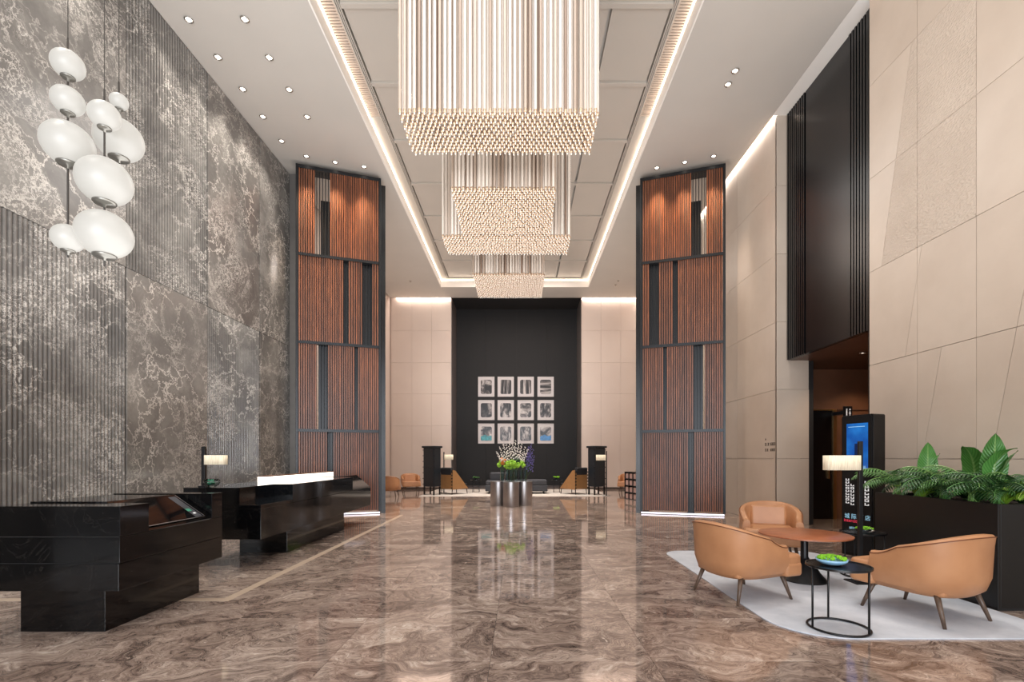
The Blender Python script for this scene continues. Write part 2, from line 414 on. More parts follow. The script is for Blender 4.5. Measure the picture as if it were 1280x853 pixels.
# ================================================================== FLOOR (slabs are parts)
fl = struct(B(XL-.3, 9.0, Y0, 25.2, -.12, -.014).build('floor', M['dark']))
TX, TY = 1.2, .96
ys = 1.62; nx0 = math.floor((XL+.6)/TX)
tile = MB(); tile.box(.0015, TX-.0015, .0015, TY-.0015, -.014, 0); tme = tile.data('marble_slab', M['floor'])
y = ys
rowi = 0
while y < 21:
    x = XL-.0
    for i in range(10):
        inst(tme, 'marble_slab', fl, (x+i*TX, y, 0))
    y += TY; rowi += 1
far = MB()
far.box(XL, 8.98, y+.0015, 25.1, -.014, 0)
far.box(XL, 8.98, Y0, ys-.0015, -.014, 0)
far.box(XL+10*TX+.0015, 8.98, ys, y, -.014, 0)
o = far.build('marble_paving', M['floor'], fl)
inl = MB(); inl.box(-3.16, -3.06, 5.03, 12.6, 0, .0012); inl.box(XL, -3.16, 5.03, 5.13, 0, .0012)
struct(inl.build('trim_1', M['marble_inlay']))

# ================================================================== CEILING with coffer
CX0, CX1, CY1, CZ2 = -3.56, 3.09, 21.56, 9.55
c = MB(); c.box(XL, CX0, Y0, YB-.13, CZ, CZ+.5); c.box(CX1, 5.66, Y0, YB-.13, CZ, CZ+.5)
c.box(CX0, CX1, CY1, YB-.13, CZ, CZ+.5); c.box(CX0, CX1, Y0, 0, CZ, CZ+.5)
c.box(XL-.3, 6.3, Y0, YB+2.4, 9.72, 9.85)
ceil = struct(c.build('ceiling', M['ceiling']))
struct(B(5.665, 6.02, 7.9, 10.75, CZ, CZ+.4).build('trim_10', M['white_trim']))
b = MB(); b.box(CX0, CX0+.03, .0, CY1, CZ, CZ2); b.box(CX1-.03, CX1, 0, CY1, CZ, CZ2); b.box(CX0+.03, CX1-.03, CY1-.03, CY1, CZ, CZ2)
struct(b.build('trim_2', M['white_trim']))
# led lines high on the cove face
led = MB(); led.box(CX0+.03, CX0+.05, .2, CY1-.05, CZ2-.07, CZ2-.045); led.box(CX1-.05, CX1-.03, .2, CY1-.05, CZ2-.07, CZ2-.045); led.box(CX0+.05, CX1-.05, CY1-.05, CY1-.03, CZ2-.07, CZ2-.045)
tag(led.build('cove_light_strip', M['led']), 'warm white light line running round the recessed ceiling coffer', 'light strip')
# frame and panels
fr = MB(); fr.box(CX0+.03, CX0+.28, 11.3, CY1-.03, CZ2-.02, CZ2+.1); fr.box(CX1-.28, CX1-.03, 11.3, CY1-.03, CZ2-.02, CZ2+.1)
fr.box(CX0+.03, CX0+.28, 0, .6, CZ2-.02, CZ2+.1); fr.box(CX1-.28, CX1-.03, 0, .6, CZ2-.02, CZ2+.1)
for s_, xx in ((1, CX0+.28), (-1, CX1-.28)):
    for k in range(3): fr.box(min(xx+s_*k*.03, xx+s_*(k+1)*.03-.008*s_), max(xx+s_*k*.03, xx+s_*(k+1)*.03-.008*s_), 0, CY1-.03, CZ2-.035+.012*k, CZ2+.1)
struct(fr.build('trim_3', M['ceiling_panel'], bevel=.004))
ribs = [-.4, 1.4, 3.2, 5.0, 6.75, 8.53, 10.33, 12.2, 14.1, 16.0, 17.8, 19.62, 21.5]
X0p, X1p = CX0+.37, CX1-.37
for i in range(len(ribs)-1):
    a0, a1 = ribs[i]+.05, ribs[i+1]-.05
    for (p0, p1) in ((X0p, 1.62), (1.64, X1p)):
        m = MB(); m.box(p0+.02, p1-.02, a0, a1, CZ2+.03, CZ2+.1)
        inst(m.data('coffer_panel', M['ceiling_panel']), 'coffer_panel', ceil)
    m = MB(); m.box(X0p, X1p, ribs[i+1]-.045, ribs[i+1]+.045, CZ2-.015, CZ2+.1)
    inst(m.data('coffer_rib', M['ceiling_panel']), 'coffer_rib', ceil)
for nm, x0, x1, lab in (('ventilation_grille', CX0+.035, CX0+.275, 'long slatted air grille along the left edge of the ceiling coffer'), ('ventilation_grille', CX1-.275, CX1-.035, 'long slatted air grille along the right edge of the ceiling coffer')):
    t = thing(nm, lab, 'air grille', (0, 0, CZ2), group='air grilles of the ceiling coffer')
    m = MB()
    m.box(x0, x0+.02, .6, 11.3, -.015, .1); m.box(x1-.02, x1, .6, 11.3, -.015, .1)
    m.build('grille_frame', M['grille'], t)
    m = MB(); m.box(x0, x1, .6, 11.3, .09, .1); m.build('backing', M['dark'], t)
    m = MB(); yy = .65
    while yy < 11.28: m.box(x0+.02, x1-.02, yy, yy+.036, -.01, .04); yy += .062
    o = m.build('grille_slats', M['grille'], t); o['kind'] = 'stuff'

# downlights -------------------------------------------------------
def cpos(px, py):
    d = F*(CZ-H)/(VY-py); return ((px-VX)*d/F, d)
dl0 = thing('ceiling_downlight', '', 'downlight', group='downlights in the lobby ceiling')
m = MB(); m.lathe([(.052, 0), (.075, -.012), (.07, -.02), (.055, -.02), (.05, .0)], 20, cap=False); m.build('trim_ring', M['chrome'], dl0, smooth=True)
m = MB(); m.lathe([(.05, -.004), (.05, -.002)], 20); m.build('lens', M['lamp_down'], dl0)
dls = [(236, 24, 'left', 'nearest the marble wall, first row'), (306, 23.5, 'l', ''), (272.5, 71, '', ''), (336.5, 71.5, '', ''), (303.5, 111, '', ''), (361.5, 111.5, '', ''), (328.7, 145.5, '', ''), (384, 145.7, '', ''), (352, 176, '', ''),
       (383, 195, '', ''), (419, 202.5, '', ''), (455, 208, '', ''), (919, 88, '', ''), (910, 105, '', ''), (821, 209.5, '', ''), (856, 202.5, '', ''), (892, 195, '', '')]
dlab = ['recessed downlight by the marble wall, nearest row in view', 'recessed downlight nearer the coffer, nearest row in view', 'recessed downlight by the marble wall, second row in view', 'recessed downlight nearer the coffer, second row in view',
        'recessed downlight by the marble wall, third row', 'recessed downlight nearer the coffer, third row', 'recessed downlight by the marble wall, fourth row', 'recessed downlight nearer the coffer, fourth row', 'single recessed downlight of the fifth row by the marble wall',
        'recessed downlight above the outer end of the left slatted screen', 'recessed downlight above the middle of the left slatted screen', 'recessed downlight above the inner end of the left slatted screen',
        'nearer one of the pair of downlights in the right ceiling', 'farther one of the pair of downlights in the right ceiling', 'recessed downlight above the inner end of the right slatted screen', 'recessed downlight above the middle of the right slatted screen', 'recessed downlight above the outer end of the right slatted screen']
for i, (px, py, _, _) in enumerate(dls):
    x, yy = cpos(px, py)
    o = dl0 if i == 0 else copy_tree(dl0)
    o.location = (x, yy, CZ); o['label'] = dlab[i]
    if 9 <= i <= 11 or i >= 14: spot('screen_spot', (x, yy-.15, CZ-.06), 400, .9, 1, .05, (1, .68, .40), (math.radians(9), 0, 0))
    else: spot('ceiling_spot', (x, yy, CZ-.05), 150, 1.5, .9, .06, (1, .94, .86))
for px, py, lab in ((513, 351.5, 'small sprinkler head in the far left ceiling beside the coffer'), (772.7, 351, 'small sprinkler head in the far right ceiling, farther right one'), (769.5, 356, 'small sprinkler head in the far right ceiling, nearer the back wall')):
    x, yy = cpos(px, py); m = MB(); m.lathe([(.05, 0), (.05, -.02), (.02, -.03), (.02, -.06)], 12)
    tag(m.build('sprinkler_head', M['chrome'], loc=(x, yy, CZ)), lab, 'sprinkler', 'sprinkler heads in the far ceiling')

for yy in (3.4, 4.9, 6.4): spot('ceiling_spot', (-5.75, yy, CZ-.05), 170, 1.5, .9, .06, (1, .96, .9))
# ================================================================== LEFT WALL marble panels
wl = struct(B(XL-.3, XL-.05, Y0, YB+.2, 0, 9.72).build('wall_left', M['plaster']))
yj = [-6.6, -4.6, -2.4, -.3, 1.7, 3.68, 5.64, 7.585, 9.56, 11.48, 12.96]
def flat_panel(y0, y1, z0, z1):
    m = MB(); m.box(XL-.045, XL, y0+.008, y1-.008, z0+.004, z1-.004)
    m.build('marble_panel', M['marble'], wl, bevel=.004, bseg=1)
def rib_panel(y0, y1, z0, z1):
    prof = []; yy = y0+.008; p = .0616; k = int((y1-y0-.016)/p); p = (y1-y0-.016)/k
    for i in range(k):
        a = yy+i*p
        prof += [(XL-.028, a), (XL-.006, a+p*.16), (XL+.002, a+p*.45), (XL-.006, a+p*.78), (XL-.028, a+p*.94)]
    prof = [(XL-.045, y1-.008), (XL-.045, y0+.008)] + prof
    m = MB(); m.prism(prof, z0+.004, z1-.004, 'z'); m.build('fluted_marble_panel', M['marble'], wl)
ZJ = 4.52
for i in range(len(yj)-1):
    last = i == len(yj)-2
    lower_rib = (i % 2 == 0) and not last
    if last: flat_panel(yj[i], yj[i+1], 0, ZJ); flat_panel(yj[i], yj[i+1], ZJ, CZ); continue
    if lower_rib: rib_panel(yj[i], yj[i+1], 0, ZJ); flat_panel(yj[i], yj[i+1], ZJ, CZ)
    else: flat_panel(yj[i], yj[i+1], 0, ZJ); rib_panel(yj[i], yj[i+1], ZJ, CZ)
struct(B(XL-.05, -5.86, 12.97, 13.3, 0, CZ).build('trim_4', M['greypil'], bevel=.005))

# ================================================================== RIGHT WALL stone panels
wr = struct(MB().box(5.83, 6.3, Y0, 7.88, 0, 9.72).box(5.83, 6.3, 10.8, YB+.2, 0, 9.72).box(5.98, 6.3, 7.8, 10.8, 9.18, 9.72).build('wall_right', M['plaster']))
def wpt(px, py): yy = F*XR/(px-VX); return (yy, H+(VY-py)*yy/F)
def split(poly, a, b):
    (ax, ay), (bx, by) = a, b; nx, ny = by-ay, -(bx-ax)
    side = [(p[0]-ax)*nx+(p[1]-ay)*ny for p in poly]; A, Bp = [], []
    for i, p in enumerate(poly):
        q = poly[(i+1) % len(poly)]; s0, s1 = side[i], side[(i+1) % len(poly)]
        (A if s0 >= 0 else Bp).append(p)
        if s0*s1 < 0:
            t = s0/(s0-s1); c_ = (p[0]+(q[0]-p[0])*t, p[1]+(q[1]-p[1])*t); A.append(c_); Bp.append(c_)
    return [x for x in (A, Bp) if len(x) > 2]
def inset(poly, d):
    ar = sum(poly[i][0]*poly[(i+1) % len(poly)][1]-poly[(i+1) % len(poly)][0]*poly[i][1] for i in range(len(poly)))
    if ar < 0: poly = poly[::-1]
    out = []; k = len(poly)
    for i in range(k):
        p0, p1, p2 = Vector(poly[i-1]), Vector(poly[i]), Vector(poly[(i+1) % k])
        d1 = (p1-p0).normalized(); d2 = (p2-p1).normalized()
        n1 = Vector((-d1.y, d1.x)); n2 = Vector((-d2.y, d2.x)); bs = (n1+n2)
        if bs.length < 1e-5: out.append(tuple(p1+n1*d)); continue
        bs.normalize(); out.append(tuple(p1+bs*(d/max(.3, bs.dot(n1)))))
    return out
def wall_panel(poly, mat, x0=XR, x1=5.83, nm='stone_panel', par=None):
    poly = inset(poly, .0035)
    MB().prism(poly, x0, x1, 'x').build(nm, mat, par or wr)
diag = [(wpt(1140, 50), wpt(1101.8, 333), 2), (wpt(1152, 307.5), wpt(1131.8, 444), 1), (wpt(1176.8, 435), wpt(1158.8, 540), 0), (wpt(1280, 362), wpt(1245, 544), 9)]
zs = [0, 1.49, 3.02, 4.55, 6.08, 7.61, 9.6]
yv = [-6.9, -4.6, -2.3, 0, 2.3, 4.2, 5.13, 6.05, 6.95, 7.9]
D1, D2, D3, D4 = [(a, b) for a, b, _ in diag]
def rng(a, b): return (min(a[0], b[0]), max(a[0], b[0]))
for zi in range(len(zs)-1):
    z0, z1 = zs[zi], zs[zi+1]
    # cells bounded by verticals; diagonals replace verticals where the photo shows them
    if zi in (3, 4): cells = [yv[:-3] + [yv[7], 6.95, 7.9]]
    cols = list(zip(yv[:-1], yv[1:]))
    for (a, b_) in cols:
        polys = [[(a, z0), (b_, z0), (b_, z1), (a, z1)]]
        lines = []
        if zi in (3, 4): lines.append(D1)
        if zi == 2: lines.append(D2)
        if zi in (1, 0): lines += [D3, D4]
        if zi == 2: lines.append(D4)
        for (p, q) in lines:
            new = []
            for po in polys: new += split(po, p, q)
            polys = new
        for po in polys:
            cy_ = sum(p[0] for p in po)/len(po)
            tex = zi in (3, 4) and 6.0 < cy_ < 7.3
            wall_panel(po, M['beige_tex'] if tex else M['beige'])
zf = [0, 1.49, 3.04, 4.56, 6.08, 7.61, 9.6]
yf = [10.76, 12.7, 14.6, 16.5, 18.4, 20.4, 23.08]
for i in range(len(zf)-1):
    for j in range(len(yf)-1):
        wall_panel([(yf[j], zf[i]), (yf[j+1], zf[i]), (yf[j+1], zf[i+1]), (yf[j], zf[i+1])], M['beige'])
# pillar face beside the corridor opening (faces the camera)
wp = struct(B(5.83, 6.60, 10.80, 10.86, 0, 9.6).build('trim_5', M['dark']))
for i in range(len(zf)-1):
    m = MB(); m.box(XR+.08 if False else XR, 6.47 if i < 2 else 6.05, 10.75, 10.80, zf[i]+.003, min(zf[i+1], CZ+.02)-.003); m.build('stone_panel', M['beige'], wp)
m = MB(); m.box(6.05, 6.47, 10.76, 10.80, 3.043, 3.9); m.build('stone_panel', M['beige'], wp)

# black fluted portal over the corridor ---------------------------
pt = thing('black_portal', 'tall glossy black fluted panel set over the corridor opening', 'wall panel', (0, 0, 0))
PX = 5.97
B(PX+.02, PX+.10, 8.2, 10.74, 3.69, CZ-.01).build('backing_panel', M['blacklac'], pt)
B(PX-.0, PX+.03, 8.72, 10.03, 3.69, CZ-.01).build('smooth_panel', M['blacklac'], pt, bevel=.004)
B(PX-.01, 8.6, 8.2, 10.74, 3.66, 3.69).build('soffit_edge', M['blacklac'], pt) if False else None
me = MB().box(0, .045, 0, .045, 3.69, CZ-.01).data('flute', M['blacklac'])
for k in range(7): inst(me, 'flute', pt, (PX-.015, 8.215+k*.0735, 0))
for k in range(9): inst(me, 'flute', pt, (PX-.015, 10.06+k*.0755, 0))
B(PX-.02, PX+.1, 8.15, 8.2, 0, CZ-.01).build('jamb', M['blacklac'], pt)
# corridor
struct(B(6.0, 9.0, 11.85, 12.0, 0, 3.72).build('wall_corridor', M['corridor_wood']))
cc = struct(MB().box(6.07, 9.0, 7.9, 11.85, 3.69, 3.8).build('ceiling_corridor', M['corridor_ceiling']))
struct(B(8.9, 9.0, 7.8, 11.85, 0, 3.69).build('wall_corridor_side', M['corridor_wood']))
struct(B(6.3, 9.0, 7.8, 7.9, 0, 3.69).build('wall_corridor_near', M['corridor_wood']))
dz = 2.67
dr = struct(MB().box(7.02, 7.69, 11.80, 11.85, 0, dz).build('door_1', M['blacklac']))
B(7.55, 7.58, 11.74, 11.80, 1.0, 1.35).build('door_handle', M['brass'], dr)
struct(MB().box(7.69, 7.76, 11.76, 11.85, 0, dz+.03).box(7.0, 7.76, 11.78, 11.85, dz, dz+.03).build('trim_6', M['brass']))
struct(MB().box(7.76, 8.9, 11.83, 11.85, dz+.01, dz+.02).box(8.15, 8.16, 11.82, 11.85, 0, dz).build('trim_7', M['dark']))
t = copy_tree(dl0); t.location = (7.1, 9.95, 3.69); t['label'] = 'recessed downlight in the dark wooden corridor ceiling'; t['group'] = 'corridor lights'
spot('corridor_spot', (7.1, 9.95, 3.64), 60, 2.2, .8, .05, (1, .72, .48))
spot('corridor_spot', (8.2, 11.0, 3.6), 50, 2.2, .8, .05, (1, .72, .48))

# restroom sign box -----------------------------------------------
t = thing('restroom_sign', 'small black restroom sign with white figures above the corridor door', 'sign', (7.6, 11.3, 2.44))
B(0, .2, -.04, .0, 0, .28).build('sign_panel', M['blackmetal'], t, bevel=.005)
B(.05, .15, 0, .5, .10, .18).build('bracket', M['blackmetal'], t)
g = MB()
g.lathe([(.014, -.014), (.014, .014)], 8, (.062, -.043, .205)); g.box(.048, .076, -.044, -.0405, .11, .185); g.box(.050, .060, -.044, -.0405, .06, .11); g.box(.064, .074, -.044, -.0405, .06, .11)
g.lathe([(.014, -.014), (.014, .014)], 8, (.138, -.043, .205)); g.poly([(.115, -.043, .10), (.161, -.043, .10), (.138, -.043, .19)]); g.box(.130, .146, -.044, -.0405, .06, .10)
g.build('pictogram', M['white_ink'], t)

# small black wall lettering on the right wall ---------------------
def text(body, size, mat, parent, loc, rot, name='lettering', ext=.001, align='LEFT', scale=(1, 1, 1)):
    cu = bpy.data.curves.new(name, 'FONT'); cu.body = body; cu.size = size; cu.extrude = ext; cu.align_x = align
    cu.resolution_u = 3
    tmp = bpy.data.objects.new(name, cu); COL.objects.link(tmp)
    me = bpy.data.meshes.new_from_object(tmp.evaluated_get(bpy.context.evaluated_depsgraph_get()))
    bpy.data.objects.remove(tmp); me.materials.clear(); me.materials.append(mat)
    o = bpy.data.objects.new(name, me); COL.objects.link(o)
    o.parent = parent; o.location = loc; o.rotation_euler = rot; o.scale = scale
    return o
t = thing('wall_lettering', 'small dark direction lettering with an arrow on the beige stone wall', 'sign', (XR-.002, 11.0, 1.6))
g = MB()   # arrow, four characters and words, two rows
def bits(y0, z0, n_, wd, hh, gap):
    for k in range(n_): g.box(-.004, .0, y0-k*(wd+gap)-wd, y0-k*(wd+gap), z0, z0+hh)
g.prism([(.26, .32), (.20, .32), (.23, .37)], -.004, 0, 'x')
def glyph(y0, z0, s_):
    g.box(-.004, 0, y0-s_, y0, z0+s_*.82, z0+s_*1.0); g.box(-.004, 0, y0-s_*.62, y0-s_*.4, z0, z0+s_)
    g.box(-.004, 0, y0-s_, y0, z0, z0+s_*.18); g.box(-.004, 0, y0-s_*.9, y0-s_*.1, z0+s_*.42, z0+s_*.58)
for k, y0 in enumerate((.26, .14, .02, -.05, -.12)): glyph(y0, .19, .065)
for k, y0 in enumerate((.26, .17, .02, -.05, -.12)): glyph(y0, .06, .06)
g.build('lettering', M['dark_ink'], t)

# ================================================================== BACK WALL
wb = struct(MB().box(XL-.3, -3.31, YB+.06, YB+.4, 0, 9.72).box(2.96, 6.3, YB+.06, YB+.4, 0, 9.72).build('wall_back', M['plaster']))
zb = [0, 1.5, 3.05, 4.6, 6.1, 7.65, 9.6]
for (xs) in ([-6.2, -5.2, -4.25, -3.31], [2.96, 3.9, 4.85, 5.74]):
    for i in range(3):
        for j in range(6):
            m = MB(); m.box(xs[i]+.003, xs[i+1]-.003, YB, YB+.06, zb[j]+.003, zb[j+1]-.003); m.build('wall_panel', M['plaster'], wb)
dw = struct(B(-3.5, 3.1, 24.8, 24.95, 0, 9.6).build('wall_back_dark', M['dark']))
for i in range(4):
    x0 = -3.31+i*6.27/4; B(x0+.006, x0+6.27/4-.006, 24.76, 24.8, .1, 9.4).build('fabric_panel', M['darkwall'], dw)
struct(MB().box(-3.31, -3.28, YB, 24.8, 0, CZ).box(2.93, 2.96, YB, 24.8, 0, CZ).build('trim_8', M['darkreveal']))
struct(B(-3.31, 2.96, YB-.13, 24.9, CZ, CZ+.1).build('ceiling_niche', M['dark']))
struct(MB().box(-6.2, -3.31, YB-.015, YB, 0, .10).box(2.96, 5.74, YB-.015, YB, 0, .10).box(-3.28, 2.93, 24.745, 24.76, 0, .1).build('baseboard_back', M['skirting']))
# front (entrance) wall behind the camera with glazing
wf = struct(MB().box(XL-.3, -4.7, Y0-.3, Y0, 0, 9.72).box(4.7, 9.0, Y0-.3, Y0, 0, 9.72).box(-4.7, 4.7, Y0-.3, Y0, 7.8, 9.72).build('wall_front', M['plaster']))
fw = MB()
for k in range(7): fw.box(-4.7+k*1.54, -4.62+k*1.54, Y0-.2, Y0-.1, 0, 7.8)
for z in (0, 2.6, 5.2, 7.72): fw.box(-4.7, 4.7, Y0-.2, Y0-.1, z, z+.08)
struct(fw.build('window_1', M['blackmetal']))
struct(MB().box(5.83, 9.0, 7.79, 7.8, 0, 9.2).build('trim_9', M['dark']))

# ================================================================== TOWERS
def tower(sgn, label):
    # local: u along the front from the outer end to the inner end
    if sgn < 0: Po, Pi = Vector((-5.76, 12.32, 0)), Vector((-3.76, 12.99, 0))
    else: Po, Pi = Vector((5.28, 12.32, 0)), Vector((3.25, 12.99, 0))
    W = (Pi-Po).length; d = (Pi-Po).normalized()
    ang = math.atan2(d.y, d.x)
    t = thing('slatted_screen', label, 'screen', Po, ang if True else 0, group='tall slatted wooden screens')
    bk = 1 if sgn < 0 else -1     # local +y is behind for left, in front for right (direction mirrored)
    def bx(u0, u1, b0, b1, z0, z1, mb=None):
        m = mb or MB(); y0, y1 = sorted((bk*b0, bk*b1)); m.box(u0, u1, y0, y1, z0, z1); return m
    HT = 9.08; fw_ = .06
    f = MB(); bx(0, fw_, 0, .36, .06, HT, f); bx(W-fw_, W, 0, .36, .06, HT, f); bx(fw_, W-fw_, 0, .36, HT-.09, HT, f)
    f.build('frame', M['towerframe'], t, bevel=.004, bseg=1)
    # inner side fin that runs back
    s_ = MB(); bx(W+.005, W+.12, .12, .55, 0, HT-.12, s_); s_.build('side_fin', M['blacklac'], t)
    bx(.02, W-.02, .02, .34, 0, .02).build('base', M['blackmetal'], t)
    bx(.03, W-.03, .0, .02, .012, .05).build('light_strip', M['led_tower'], t)
    rails = [.06, 2.22, 4.5, 6.77, HT-.09]
    for z in rails[1:-1]: bx(fw_, W-fw_, -.012, .12, z-.035, z+.035).build('rail', M['towerframe'], t)
    layout = [  # bottom tier first; (u0,u1,kind)
        [(0, .35, 'w'), (.35, .42, 'b'), (.42, 1, 'w')],
        [(0, .22, 'w'), (.22, .245, 'o'), (.245, .355, 'b'), (.355, .69, 'w'), (.69, .73, 'b'), (.73, 1, 'w')],
        [(0, .55, 'w'), (.55, .61, 'b'), (.61, .79, 'w'), (.79, .91, 'b'), (.91, 1, 'w')],
        [(0, .2, 'w'), (.2, .38, 'o'), (.38, 1, 'w')]]
    IW = W-2*fw_
    for ti, row in enumerate(layout):
        z0, z1 = rails[ti]+.035, rails[ti+1]-.035
        if ti == 3: z1 = rails[4]
        sme = MB(); sme.box(-.018, .018, -.03, .03, z0, z1); sme = sme.data('slat', M['slat'])
        bme = MB(); bme.box(-.009, .009, -.02, .02, z0, z1); bme = bme.data('black_fin', M['blackmetal'])
        for (a, b_, kd) in row:
            u0, u1 = fw_+a*IW, fw_+b_*IW
            if kd == 'w':
                pn = bx(u0+.004, u1-.004, .075, .09, z0, z1).build('wood_panel', M['dark'], t)
                k = max(1, round((u1-u0)/.056)); p = (u1-u0)/k
                for i in range(k):
                    rr = random.uniform(-.004, .004)
                    inst(sme, 'slat', pn, (u0+(i+.5)*p, bk*(.045+rr), 0))
            elif kd == 'b':
                pn = bx(u0-.02, u1+.02, .2, .215, z0-.1, z1+(.15 if ti < 3 else -.01)).build('black_panel', M['blackmetal'], t)
                k = max(1, round((u1-u0)/.07)); p = (u1-u0)/k
                for i in range(k): inst(bme, 'black_fin', pn, (u0+(i+.5)*p, bk*.13, 0))
            else:
                if ti == 3:
                    pn = bx(u0+.12, u1, .3, .315, z0, z1-.62).build('black_panel', M['blackmetal'], t)
                    for i in range(5): inst(bme, 'black_fin', pn, (u0+(i+.5)*(u1-u0)/5, bk*.1, 0))
    return t
tower(-1, 'left tall slatted wooden screen in black frame beside the marble wall')
tower(1, 'right tall slatted wooden screen in black frame beside the beige wall')

# ================================================================== CHANDELIERS
ROD_R = .0175; ZB = 5.35; ZT = 8.95
rod = MB()
rod.lathe([(ROD_R, ZB+.035), (ROD_R, ZT)], 8, mi=0, cap=False)
rod.lathe([(ROD_R*.55, ZB+.0), (ROD_R*1.1, ZB+.008), (ROD_R*1.1, ZB+.035), (ROD_R*.6, ZB+.04)], 8, mi=1)
rod.lathe([(.001, ZB-.03), (.009, ZB-.015), (.001, ZB)], 6, mi=2, cap=False)
rodme = rod.data('glass_rod', [M['rod'], M['rod_tip'], M['bead']])
rodme.polygons.foreach_set('use_smooth', [True]*len(rodme.polygons))
CXc = -.235
def chandelier(label, mods, top):
    t = thing('chandelier', label, 'chandelier', (CXc, 0, 0), group='rod chandeliers in the ceiling coffer')
    spots = []
    for (w_, y0, y1) in mods:
        nc = round(w_/.056); nr = max(2, round((y1-y0)/.062)); px = w_/nc; py = (y1-y0)/nr
        for r_ in range(nr):
            for c_ in range(nc):
                off = .25*px if r_ % 2 else -.25*px
                x = -w_/2+(c_+.5)*px+off; yy = y0+(r_+.5)*py
                edge = min(r_, c_, nc-1-c_, nr-1-r_)
                x += random.uniform(-.005, .005); yy += random.uniform(-.006, .006)
                spots.append((edge+.02*r_ + (0 if r_ == 0 else .5), x, yy, random.uniform(-.006, .006)))
        m = B(-w_/2-.03, w_/2+.03, y0-.03, y1+.03, ZT, ZT+.07); m.build('canopy', M['chrome'], t)
        m = B(-w_/2+.2, w_/2-.2, y0+.15, y1-.15, ZT+.07, top); m.build('ceiling_mount', M['ceiling_panel'], t)
    spots.sort(); near = spots[:298]; rest = spots[298:]
    for (_, x, yy, zz) in near: inst(rodme, 'glass_rod', t, (x, yy, zz), (0, 0, random.uniform(0, .7)))
    m = MB(); V = [v.co.copy() for v in rodme.vertices]; P = [(tuple(p.vertices), p.material_index) for p in rodme.polygons]
    for (_, x, yy, zz) in rest:
        b0 = len(m.v); m.v += [(v.x+x, v.y+yy, v.z+zz) for v in V]
        for q, mi in P: m.f.append(tuple(b0+i for i in q)); m.mi.append(mi)
    me = bpy.data.meshes.new('glass_rods'); me.from_pydata(m.v, [], m.f)
    for mm in (M['rod'], M['rod_tip'], M['bead']): me.materials.append(mm)
    me.polygons.foreach_set('material_index', m.mi); me.polygons.foreach_set('use_smooth', [True]*len(me.polygons)); me.update()
    o = inst(me, 'glass_rods', t); o['kind'] = 'stuff'
    return t
chandelier('nearest and largest-looking rectangular chandelier of cream glass rods', [(2.24, 5.31, 6.08)], CZ2+.04)
chandelier('middle stepped chandelier of cream glass rods, narrow front and wide back', [(1.51, 6.85, 8.28), (2.24, 8.31, 9.06)], CZ2+.04)
chandelier('farthest and smallest-looking rectangular chandelier of cream glass rods', [(1.52, 10.04, 11.5)], CZ2+.04)

# ================================================================== PENDANT GLOBES
def pendant(label, x, yy, globes, zend):
    t = thing('globe_pendant_light', label, 'pendant lamp', (x, yy, CZ), group='globe pendant lights over the reception desk')
    top = max(z+r for z, r in globes)
    MB().lathe([(.05, 0), (.05, -.03)], 16).build('ceiling_rose', M['globe_cap'], t)
    MB().tube([(0, 0, -.03), (0, 0, top-CZ+.12)], .004, 6).build('cable', M['cable'], t)
    MB().tube([(0, 0, top-CZ+.13), (0, 0, zend-CZ)], .009, 8).build('rod', M['cable'], t)
    for (z, r) in globes:
        seg = 28; q = .95
        prof = [(max(.002, r*math.sin(PI*i/18)), -r*q*math.cos(PI*i/18)) for i in range(19)]
        MB().lathe(prof, seg, (0, 0, 0)).build('globe', M['opal'], t, loc=(0, 0, z-CZ), smooth=True)
        # flat metal collar under the globe
        zc = -r*q*math.cos(.42); rc = r*math.sin(.42)
        MB().lathe([(rc+.004, zc-.002), (rc+.003, zc-.012), (rc*.9, -r*q-.006), (.014, -r*q-.012), (.012, -r*q-.04)], 24).build('collar', M['globe_cap'], t, loc=(0, 0, z-CZ), smooth=True)
pendant('left globe pendant with four opal globes, smallest hanging lowest', -4.615, 4.9, [(5.519, .142), (5.150, .141), (4.707, .223), (3.746, .141)], 3.55)
pendant('middle globe pendant with one small and two large opal globes', -4.328, 5.0, [(5.070, .143), (4.385, .245), (3.832, .248)], 3.50)
pendant('right globe pendant with one tiny opal globe above one large', -4.511, 5.4, [(5.513, .09), (5.084, .235)], 4.80)

# ================================================================== RECEPTION DESKS
t = thing('reception_desk', 'near black stone reception desk with a sloping touch screen in its side', 'reception desk', (-3.9, 4.7, 0), group='black stone reception desks')
def W_(m): # shift world verts to the thing
    return m
ox, oy = -3.9, 4.7
def wb_(*a): return MB().box(a[0]-ox, a[1]-ox, a[2]-oy, a[3]-oy, a[4], a[5])
wb_(-4.31, -3.58, 4.142, 5.357, 0, .38).build('plinth', M['desk'], t, bevel=.003)
wb_(-4.45, -3.37, 4.045, 4.36, .838, 1.093).build('near_block', M['desk'], t, bevel=.003)
wb_(-4.45, -3.37, 5.25, 5.43, .838, 1.112).build('far_block', M['desk'], t, bevel=.003)
wb_(-4.45, -3.37, 4.04, 5.43, .615, .832).build('body', M['desk'], t, bevel=.003)
wb_(-4.45, -3.37, 4.03, 5.43, .38, .609).build('lower_body', M['desk'], t, bevel=.003)
wb_(-4.44, -3.385, 4.05, 5.42, .60, .84).build('joint_core', M['dark'], t)
m = MB(); m.prism([(-4.45-ox, .838), (-3.375-ox, .838), (-3.76-ox, 1.105), (-4.45-ox, 1.105)], 4.36-oy, 5.25-oy, 'y'); m.build('sloping_top', M['desk'], t, bevel=.003)
